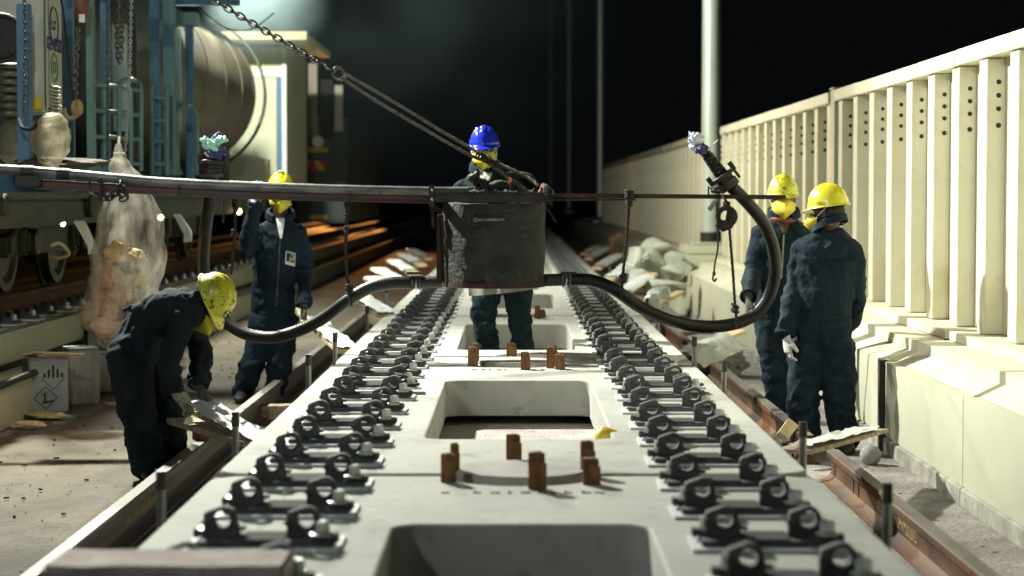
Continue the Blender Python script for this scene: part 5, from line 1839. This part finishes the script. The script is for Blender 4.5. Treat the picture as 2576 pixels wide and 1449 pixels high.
def patch(cov, name, quad, kk, off=.006, n=8, thick=.002, parent=None):
    """a flat trim laid on the clothing: quad of four picture corners"""
    t = bvh(cov)
    vs, fs = [], []
    last = 13.
    for j in range(n + 1):
        for i in range(n + 1):
            u, v = i / n, j / n
            px = (quad[0][0] * (1 - u) + quad[1][0] * u) * (1 - v) + (quad[3][0] * (1 - u) + quad[2][0] * u) * v
            py = (quad[0][1] * (1 - u) + quad[1][1] * u) * (1 - v) + (quad[3][1] * (1 - u) + quad[2][1] * u) * v
            r = ray(px, py)
            h = t.ray_cast(CP, r)
            if h[0] is not None:
                p = h[0] - r * off
                last = p.y
            else:
                p = at(px, py, last)
            vs.append(p)
    for j in range(n):
        for i in range(n):
            k = j * (n + 1) + i
            fs.append((k, k + 1, k + n + 2, k + n + 1))
    m = MB()
    m.add(vs, fs)
    return m.done(name, K[kk], parent or cov, 60)


def tors(d, rows, yaw=0.0):
    """rows: (px, py, half width m, half depth m, depth offset)"""
    R = Matrix.Rotation(yaw, 3, 'Z')
    return [(at(px, py, d + dd), R @ V((a, 0, 0)), R @ V((0, b, 0))) for px, py, a, b, dd in rows]


def lim(d, rows):
    return [(at(px, py, d + dd), r) for px, py, dd, r in rows]


# --- left standing worker, facing us, one hand up
d = 15.4
T = tors(d, [(686, 828, .12, .10, 0), (687, 800, .168, .125, 0), (688, 765, .178, .13, 0), (690, 720, .166, .122, 0), (692, 670, .172, .125, 0), (696, 620, .188, .128, 0), (699, 588, .190, .118, 0), (702, 566, .150, .095, 0), (705, 548, .075, .07, 0)])
arms = [lim(d, [(654, 578, 0, .078), (632, 606, -.10, .068), (622, 632, -.16, .064), (629, 580, -.26, .058), (638, 528, -.34, .050), (641, 510, -.36, .047)]),
        lim(d, [(748, 578, 0, .078), (762, 625, .02, .070), (766, 672, .02, .064), (767, 720, -.05, .060), (764, 766, -.12, .053)])]
legs = [lim(d, [(665, 800, 0, .125), (652, 860, -.02, .108), (638, 905, -.03, .095), (622, 955, .0, .090), (608, 992, .02, .086)]),
        lim(d, [(710, 800, 0, .125), (710, 860, -.02, .108), (704, 905, -.04, .092), (694, 955, .0, .088), (688, 990, .02, .086)])]
hd = at(706, 487, d - .03)
r, cov, body, R = person('person in navy coverall standing at left, white gloved hand raised to the boom', at(650, 1008, d), T, arms, legs, (hd, V((.06, -1, -.06)), V((0, 0, 1))), 'navy', 'yhat',
                         [(V((.1, -.1, 1)), V((0, -1, 0)), 1, .55), (V((.03, -.15, -1)), V((-.8, -.3, 0)), -1, .45)],
                         [at(600, 1010, d - .25), at(684, 1010, d - .25)], GZ, hatopt=dict(bossed=True), gloves=('glovew', 'gloved'))
bd = patch(cov, 'badge', [(719, 631), (744, 637), (742, 671), (717, 664)], 'inkk', .010)
patch(cov, 'badge_border', [(719, 631), (744, 637), (744, 639.5), (719, 633.5)], 'white', .013, parent=bd)
patch(cov, 'badge_border', [(717.5, 656), (742.3, 662), (742, 671), (717, 664)], 'white', .013, parent=bd)
patch(cov, 'badge_border', [(719, 631), (721.3, 631.5), (719.6, 660), (717.3, 659)], 'white', .013, parent=bd)
patch(cov, 'badge_border', [(742, 636.5), (744, 637), (742.6, 664), (740.6, 663)], 'white', .013, parent=bd)
p = bvh(cov).ray_cast(CP, ray(731.5, 647.5))[0]
if p:
    MB().torus(p - ray(731, 647) * .014, (0, -1, 0), .023, .004, 22, 6).bar(p + V((-.008, -.015, .012)), p + V((-.008, -.015, -.012)), .004, .003, (0, 1, 0)).bar(p + V((-.008, -.015, -.010)), p + V((.014, -.015, -.010)), .004, .003, (0, 1, 0)).bar(p + V((.004, -.015, .010)), p + V((.004, -.015, -.012)), .004, .003, (0, 1, 0)).done('round_emblem', K['white'], bd)
patch(cov, 'undershirt', [(694, 549), (717, 549), (709, 600), (704, 600)], 'white', .012)
patch(cov, 'pocket_flap', [(672, 596), (694, 600), (692, 607), (674, 604)], 'navyd', .012)
patch(cov, 'front_zip', [(703, 600), (707, 600), (697, 770), (693, 770)], 'gloved', .010)

# --- blue helmeted worker standing in the hatch
d = 14.55
FB = -.25
T = tors(d, [(1268, 705, .11, .10, 0), (1266, 680, .165, .125, 0), (1262, 650, .175, .13, 0), (1254, 600, .165, .122, 0), (1244, 545, .172, .125, 0), (1234, 500, .190, .128, -.02), (1228, 468, .192, .118, -.03), (1224, 448, .150, .095, -.03), (1220, 430, .074, .07, -.03)])
arms = [lim(d, [(1166, 470, -.02, .080), (1158, 520, -.06, .070), (1160, 562, -.12, .062), (1190, 570, -.30, .055), (1215, 560, -.42, .050)]),
        lim(d, [(1290, 468, -.02, .080), (1304, 520, -.06, .070), (1310, 565, -.12, .062), (1300, 570, -.30, .055), (1280, 560, -.42, .050)])]
legs = [lim(d, [(1240, 690, 0, .125), (1225, 740, -.02, .108), (1219, 795, -.03, .092), (1226, 850, .0, .086), (1234, 915, .03, .088)]),
        lim(d, [(1292, 690, 0, .125), (1303, 740, -.02, .108), (1306, 795, -.03, .092), (1312, 850, .0, .086), (1316, 915, .03, .088)])]
hd = at(1218, 374, d - .06)
r, cov, body, R = person('person in blue helmet, goggles and yellow mask standing in the hatch behind the hopper', V((.0, d, FB)), T, arms, legs, (hd, V((-.05, -1, -.10)), V((0, -.05, 1))), 'green', 'bhat',
                         [(V((1, -.3, -.2)), V((0, 0, -1)), 1, .5), (V((-1, -.3, -.2)), V((0, 0, -1)), -1, .5)],
                         [at(1230, 940, d - .3), at(1320, 940, d - .3)], FB, skin='skinp', hatopt=dict())
P = lambda x, y, z: hd + R @ V((x, y, z))
gg = thing('safety_goggles', '', '')
bpy.data.objects.remove(gg)
GO = MB()
pts = [P(.078 * math.cos(a) * 1.0, .100 - .045 * abs(math.cos(a)) ** 2, .004 + .030 * math.copysign(abs(math.sin(a)) ** .6, math.sin(a))) for a in [2 * PI * i / 36 for i in range(36)]]
gl = GO.tube(pts, .009, 8, True).tube(spline([P(.078, .055, .004), P(.085, .0, .0), P(.08, -.06, .0)], 5), .008, 6).tube(spline([P(-.078, .055, .004), P(-.085, .0, .0), P(-.08, -.06, .0)], 5), .008, 6).done('goggles', K['goggle'], r)
q = [P(.072 * math.cos(a), .098 - .042 * abs(math.cos(a)) ** 2, .004 + .026 * math.copysign(abs(math.sin(a)) ** .6, math.sin(a))) for a in [2 * PI * i / 36 for i in range(36)]]
m = MB()
m.add([P(0, .10, .004)] + q, [(0, i + 1, (i + 1) % 36 + 1) for i in range(36)])
m.done('goggle_lens', K['clear'], gl)
MB().tube(spline([P(-.082, -.01, -.0), P(-.086, .01, -.05), P(-.070, .03, -.10), P(-.03, .07, -.128)], 6), .006, 6).done('chin_strap', K['white'], r)
patch(cov, 'undershirt', [(1203, 432), (1240, 434), (1226, 470), (1218, 470)], 'white', .012)
# apron of the blue helmeted worker
a0, a1, b1, b0 = at(1176, 640, d - .2), at(1338, 640, d - .2), at(1340, 730, d - .22), at(1178, 747, d - .22)
m = MB()
vs, fs = [], []
for j in range(13):
    for i in range(25):
        u, v = i / 24, j / 12
        p = (a0.lerp(a1, u)).lerp(b0.lerp(b1, u), v)
        p.y += .10 * (abs(u - .5) * 2) ** 2 + .018 * math.sin(u * 21) * v
        vs.append(p)
for j in range(12):
    for i in range(24):
        k = j * 25 + i
        fs.append((k, k + 1, k + 26, k + 25))
m.add(vs, fs)
m.done('apron', K['apron'], r, 80)

# --- facing worker at right holding the hose
d = 13.95
T = tors(d, [(1958, 825, .12, .10, 0), (1960, 795, .168, .125, 0), (1962, 760, .176, .13, 0), (1964, 710, .164, .122, 0), (1966, 660, .172, .126, 0), (1968, 610, .190, .128, 0), (1970, 578, .190, .118, 0), (1971, 560, .150, .095, 0), (1972, 545, .078, .07, 0)])
arms = [lim(d, [(1918, 578, 0, .080), (1902, 630, .0, .072), (1893, 685, -.05, .064), (1887, 720, -.22, .058), (1883, 745, -.34, .053)]),
        lim(d, [(2024, 578, 0, .080), (2040, 630, .05, .070), (2046, 690, .05, .062), (2048, 740, .0, .058), (2046, 790, -.08, .053)])]
legs = [lim(d, [(1938, 795, 0, .125), (1942, 860, -.02, .110), (1948, 920, -.04, .094), (1952, 975, .0, .088), (1956, 1030, .02, .085)]),
        lim(d, [(1982, 795, 0, .125), (1984, 860, -.02, .108), (1982, 920, -.04, .092), (1980, 975, .0, .088), (1979, 1030, .02, .085)])]
hd = at(1970, 498, d - .02)
r, cov, body, R = person('person in yellow helmet facing us at right, dark glove on the hose', at(1965, 1064, d), T, arms, legs, (hd, V((-.06, -1, -.04)), V((0, 0, 1))), 'navy', 'yhatd',
                         [(V((-.02, -.25, -1)), V((.9, 0, 0)), 1, .35), (V((0, -.1, -1)), V((-1, 0, 0)), -1, .4)],
                         [at(1945, 1070, d - .3), at(1990, 1070, d - .3)], GZ, skin='skin', gloves=('gloved', 'gloved'))
patch(cov, 'inner_collar', [(1948, 548), (1990, 550), (1978, 588), (1970, 588)], 'skin', .010)
patch(cov, 'front_zip', [(1970, 590), (1974, 590), (1968, 700), (1964, 700)], 'glove', .012)
q = hd + R @ V((0, 0, -.13))
MB().torus(q + V((0, 0, -.005)), V((0, -.25, 1)), .075, .022, 28, 8).done('neck_scarf', K['hook'], r)

# --- worker at right with his back to us
d = 12.36
T = tors(d, [(2068, 905, .12, .10, 0), (2068, 868, .180, .13, 0), (2069, 825, .186, .135, 0), (2072, 770, .176, .128, 0), (2075, 715, .182, .13, 0), (2079, 660, .198, .134, .0), (2080, 622, .196, .122, .01), (2083, 598, .150, .098, .02), (2085, 575, .076, .07, .02)], -.25)
arms = [lim(d, [(2022, 622, .06, .085), (2008, 690, .06, .076), (1996, 750, .02, .068), (1984, 800, -.03, .062), (1978, 838, -.06, .056)]),
        lim(d, [(2140, 622, -.05, .085), (2152, 690, .02, .074), (2150, 745, .06, .066), (2146, 790, .16, .060), (2130, 815, .26, .054)])]
legs = [lim(d, [(2034, 868, .03, .135), (2024, 940, .02, .118), (2020, 1000, .0, .100), (2022, 1060, .02, .095), (2026, 1105, .03, .092)]),
        lim(d, [(2100, 868, -.03, .135), (2108, 940, -.02, .118), (2112, 1000, .0, .100), (2118, 1060, .02, .095), (2126, 1115, .0, .092)])]
hd = at(2084, 529, d + .02)
r, cov, body, R = person('person in clean yellow helmet at right with back turned, white glove hanging', at(2080, 1140, d), T, arms, legs, (hd, V((-.76, .64, -.14)), V((-.06, 0, 1))), 'navy', 'yhat',
                         [(V((.10, -.05, -1)), V((.9, .2, 0)), 1, .45), (V((-.4, .5, -.6)), V((-.5, 0, .5)), -1, .5)],
                         [at(2005, 1130, d + .1), at(2134, 1150, d - .2)], GZ, gloves=('glovew', 'gloved'))
MB().ball(hd + R @ V((0, -.030, -.015)), (.078, .072, .075), R, 3, lambda k: 1 + .03 * noise.noise(k * 9)).done('hair', K['hair'], r, 60)
MB().tube(spline([hd + R @ V((-.08, .02, .02)), hd + R @ V((-.086, .03, -.04)), hd + R @ V((-.06, .07, -.10))], 6), .004, 6).done('helmet_strap', K['inkk'], r)
patch(cov, 'hip_pocket', [(2100, 850), (2140, 846), (2138, 892), (2102, 896)], 'navy', .014)
patch(cov, 'back_seam', [(2012, 652), (2152, 650), (2152, 654), (2012, 656)], 'navyd', .010, 14)
patch(cov, 'waist_seam', [(2012, 800), (2142, 796), (2142, 802), (2012, 806)], 'navyd', .010, 14)
patch(cov, 'thigh_pocket', [(2006, 915), (2044, 918), (2042, 965), (2008, 960)], 'navy', .014)
patch(cov, 'seat_seam', [(2070, 810), (2073, 810), (2071, 880), (2068, 880)], 'navyd', .010)

# --- bent worker at left pulling the plastic
d = 11.2
def pv(px, py, dd=0):
    return at(px, py, d + dd)
T = [(pv(348, 905), V((.06, -.17, 0)), V((.11, .03, 0))),
     (pv(344, 872), V((.06, -.185, 0)), V((.135, .03, .0))),
     (pv(350, 838), V((.07, -.185, .0)), V((.13, .03, .045))),
     (pv(376, 806, -.02), V((.08, -.180, .0)), V((.095, .03, -.085))),
     (pv(412, 790, -.05), V((.08, -.185, .0)), V((.055, .03, -.125))),
     (pv(450, 782, -.07), V((.08, -.190, .0)), V((.03, .03, -.135))),
     (pv(482, 776, -.08), V((.08, -.180, .0)), V((.02, .02, -.118))),
     (pv(500, 770, -.09), V((.06, -.135, .0)), V((.02, .02, -.09))),
     (pv(514, 764, -.10), V((.03, -.070, .0)), V((.01, .01, -.068)))]
arms = [[(pv(468, 800, -.22), .085), (pv(446, 855, -.27), .076), (pv(424, 912, -.28), .068), (pv(424, 950, -.28), .060), (pv(434, 978, -.28), .054)],
        [(pv(488, 800, .08), .085), (pv(498, 855, .06), .074), (pv(508, 905, .0), .066), (pv(504, 942, -.06), .060), (pv(499, 966, -.10), .054)]]
legs = [[(pv(328, 880, -.10), .145), (pv(334, 960, -.08), .125), (pv(346, 1040, -.06), .104), (pv(360, 1115, -.05), .097), (pv(368, 1180, -.05), .090)],
        [(pv(372, 884, .12), .145), (pv(404, 960, .14), .125), (pv(426, 1035, .15), .106), (pv(434, 1105, .2), .098), (pv(432, 1165, .24), .092)]]
hd = pv(524, 754, -.12)
r, cov, body, R = person('person bent over at left in grubby yellow helmet, pulling plastic with both gloves', gp(380, 1204, GZ), T, arms, legs, (hd, V((.34, -.28, -.88)), V((.86, -.22, .40))), 'navyd', 'yhatd',
                         [(V((.75, -.1, -.8)), V((-.3, .3, -.8)), 1, .55), (V((.55, -.2, -.8)), V((-.5, 0, -.6)), -1, .55)],
                         [pv(395, 1205, -.25), pv(470, 1180, .1)], GZ, gloves=('glove', 'gloved'), fold=.035)
q = hd + R @ V((0, .004, .03))
em = MB().torus(hd + R @ V((0, .118, .075)), R @ V((0, .85, .5)), .024, .0028, 24, 6).bar(hd + R @ V((-.014, .122, .078)), hd + R @ V((.016, .120, .075)), .004, .003, R @ V((0, .85, .5)))
em.done('round_emblem', K['inkk'], [c for c in r.children if c.name.startswith('helmet')][0])
m = MB()
for i in range(7):
    a = math.radians(-34 + i * 11)
    m.ball(hd + R @ V((.115 * math.cos(a) * .72, .115 * math.sin(a) * 1.1, .118)), .004, None, 1)
m.done('vent_hole', K['inkk'], [c for c in r.children if c.name.startswith('helmet')][0])

# ------------------------------------------------------------------ night sky, work lights and added fill spots
wd = bpy.data.worlds.new('World')
S.world = wd
wd.use_nodes = True
bgn = wd.node_tree.nodes['Background']
bgn.inputs['Color'].default_value = (.60, .78, .85, 1)
bgn.inputs['Strength'].default_value = .0032


def lamp(name, loc, power, col, radius, aim=None, angle=None, blend=.4):
    l = bpy.data.lights.new(name, 'SPOT' if aim is not None else 'POINT')
    l.energy = power
    l.color = col
    l.shadow_soft_size = radius
    o = bpy.data.objects.new(name, l)
    COL.objects.link(o)
    o.location = loc
    if aim is not None:
        o.rotation_euler = (V(aim) - V(loc)).to_track_quat('-Z', 'Y').to_euler()
        l.spot_size = math.radians(angle)
        l.spot_blend = blend
    return o


lamp('flood_and_fill', (-3.9, 15.3, 4.9), 7000, (1.0, 1.0, .87), .13, (2.0, 8.0, 0), 124, 1.0)
lamp('flood_and_fill', (-3.4, 23.0, 5.0), 3500, (1.0, 1.0, .84), .15)
lamp('flood_and_fill', (-4.5, 4.0, 4.5), 360, (.90, 1.0, .97), .2)
lamp('flood_and_fill', (-1.5, 4.0, 3.6), 900, (.93, 1.0, .95), .15, (-3.7, 16.5, 1.9), 40, .8)  # added fill spot, brightens the wagon faces
lamp('flood_and_fill', (-4.0, 5.0, 4.8), 900, (1.0, .98, .84), .15, (3.0, 11.6, 1.1), 46, .8)  # added fill spot, narrowed to brighten the barrier
lamp('sodium_lamp', (-5.2, 66, 2.0), 7000, (1, .40, .10), .2, (-4.2, 50, 0), 28, .8)
lamp('sodium_lamp', (1.6, 47, .5), 6, (1, .42, .12), .2)
lamp('sodium_lamp', (-3.0, 13.4, .25), 6, (1, .62, .28), .1)

# drifting smoke, lit by the floodlights
def smoke(label, c, rad, dens, lo, hi, sc, col):
    sm = MB().ball((0, 0, 0), 1.0, None, 4).done('smoke', K['sheet'])
    sm.location = c
    sm.scale = rad
    vm = bpy.data.materials.new('drifting smoke')
    vm.use_nodes = True
    nt = vm.node_tree
    nt.nodes.remove(nt.nodes['Principled BSDF'])
    q = nt.nodes.new('ShaderNodeVolumePrincipled')
    q.inputs['Color'].default_value = (*col, 1)
    q.inputs['Anisotropy'].default_value = .3
    tc = nt.nodes.new('ShaderNodeTexCoord')
    nz = nt.nodes.new('ShaderNodeTexNoise')
    nz.inputs['Scale'].default_value = sc
    nz.inputs['Detail'].default_value = 3
    nt.links.new(tc.outputs['Object'], nz.inputs['Vector'])
    mr = nt.nodes.new('ShaderNodeMapRange')
    mr.inputs['From Min'].default_value = lo
    mr.inputs['From Max'].default_value = hi
    mr.inputs['To Min'].default_value = 0
    mr.inputs['To Max'].default_value = dens
    nt.links.new(nz.outputs['Fac'], mr.inputs['Value'])
    ln = nt.nodes.new('ShaderNodeVectorMath')
    ln.operation = 'LENGTH'
    nt.links.new(tc.outputs['Object'], ln.inputs[0])
    fr = nt.nodes.new('ShaderNodeMapRange')
    fr.interpolation_type = 'SMOOTHSTEP'
    fr.inputs['From Min'].default_value = .15
    fr.inputs['From Max'].default_value = .98
    fr.inputs['To Min'].default_value = 1
    fr.inputs['To Max'].default_value = 0
    nt.links.new(ln.outputs['Value'], fr.inputs['Value'])
    mu = nt.nodes.new('ShaderNodeMath')
    mu.operation = 'MULTIPLY'
    nt.links.new(mr.outputs['Result'], mu.inputs[0])
    nt.links.new(fr.outputs['Result'], mu.inputs[1])
    nt.links.new(mu.outputs[0], q.inputs['Density'])
    nt.links.new(q.outputs[0], nt.nodes['Material Output'].inputs['Volume'])
    sm.data.materials.clear()
    sm.data.materials.append(vm)
    tag(sm, label, 'smoke', None, 'stuff')


smoke('thin drifting bluish smoke hanging in the night air above the track', (-1.2, 26, 3.0), (3.0, 7, 2.3), .011, .42, .74, 1.5, (.55, .8, .85))
smoke('bright pale smoke puff above the tank and cabin', at(655, 0, 23.5), (.9, 1.0, .8), .75, .3, .75, 1.3, (.6, .82, .88))

S.view_settings.view_transform = 'Standard'
S.view_settings.look = 'None'
S.view_settings.exposure = 0
S.view_settings.gamma = 1
S.view_settings.use_curve_mapping = False
S.render.engine = 'CYCLES'
S.cycles.use_denoising = True
S.cycles.max_bounces = 6
S.cycles.transparent_max_bounces = 12
S.cycles.volume_bounces = 0
S.cycles.caustics_reflective = False
S.cycles.caustics_refractive = False
S.cycles.sample_clamp_indirect = 4
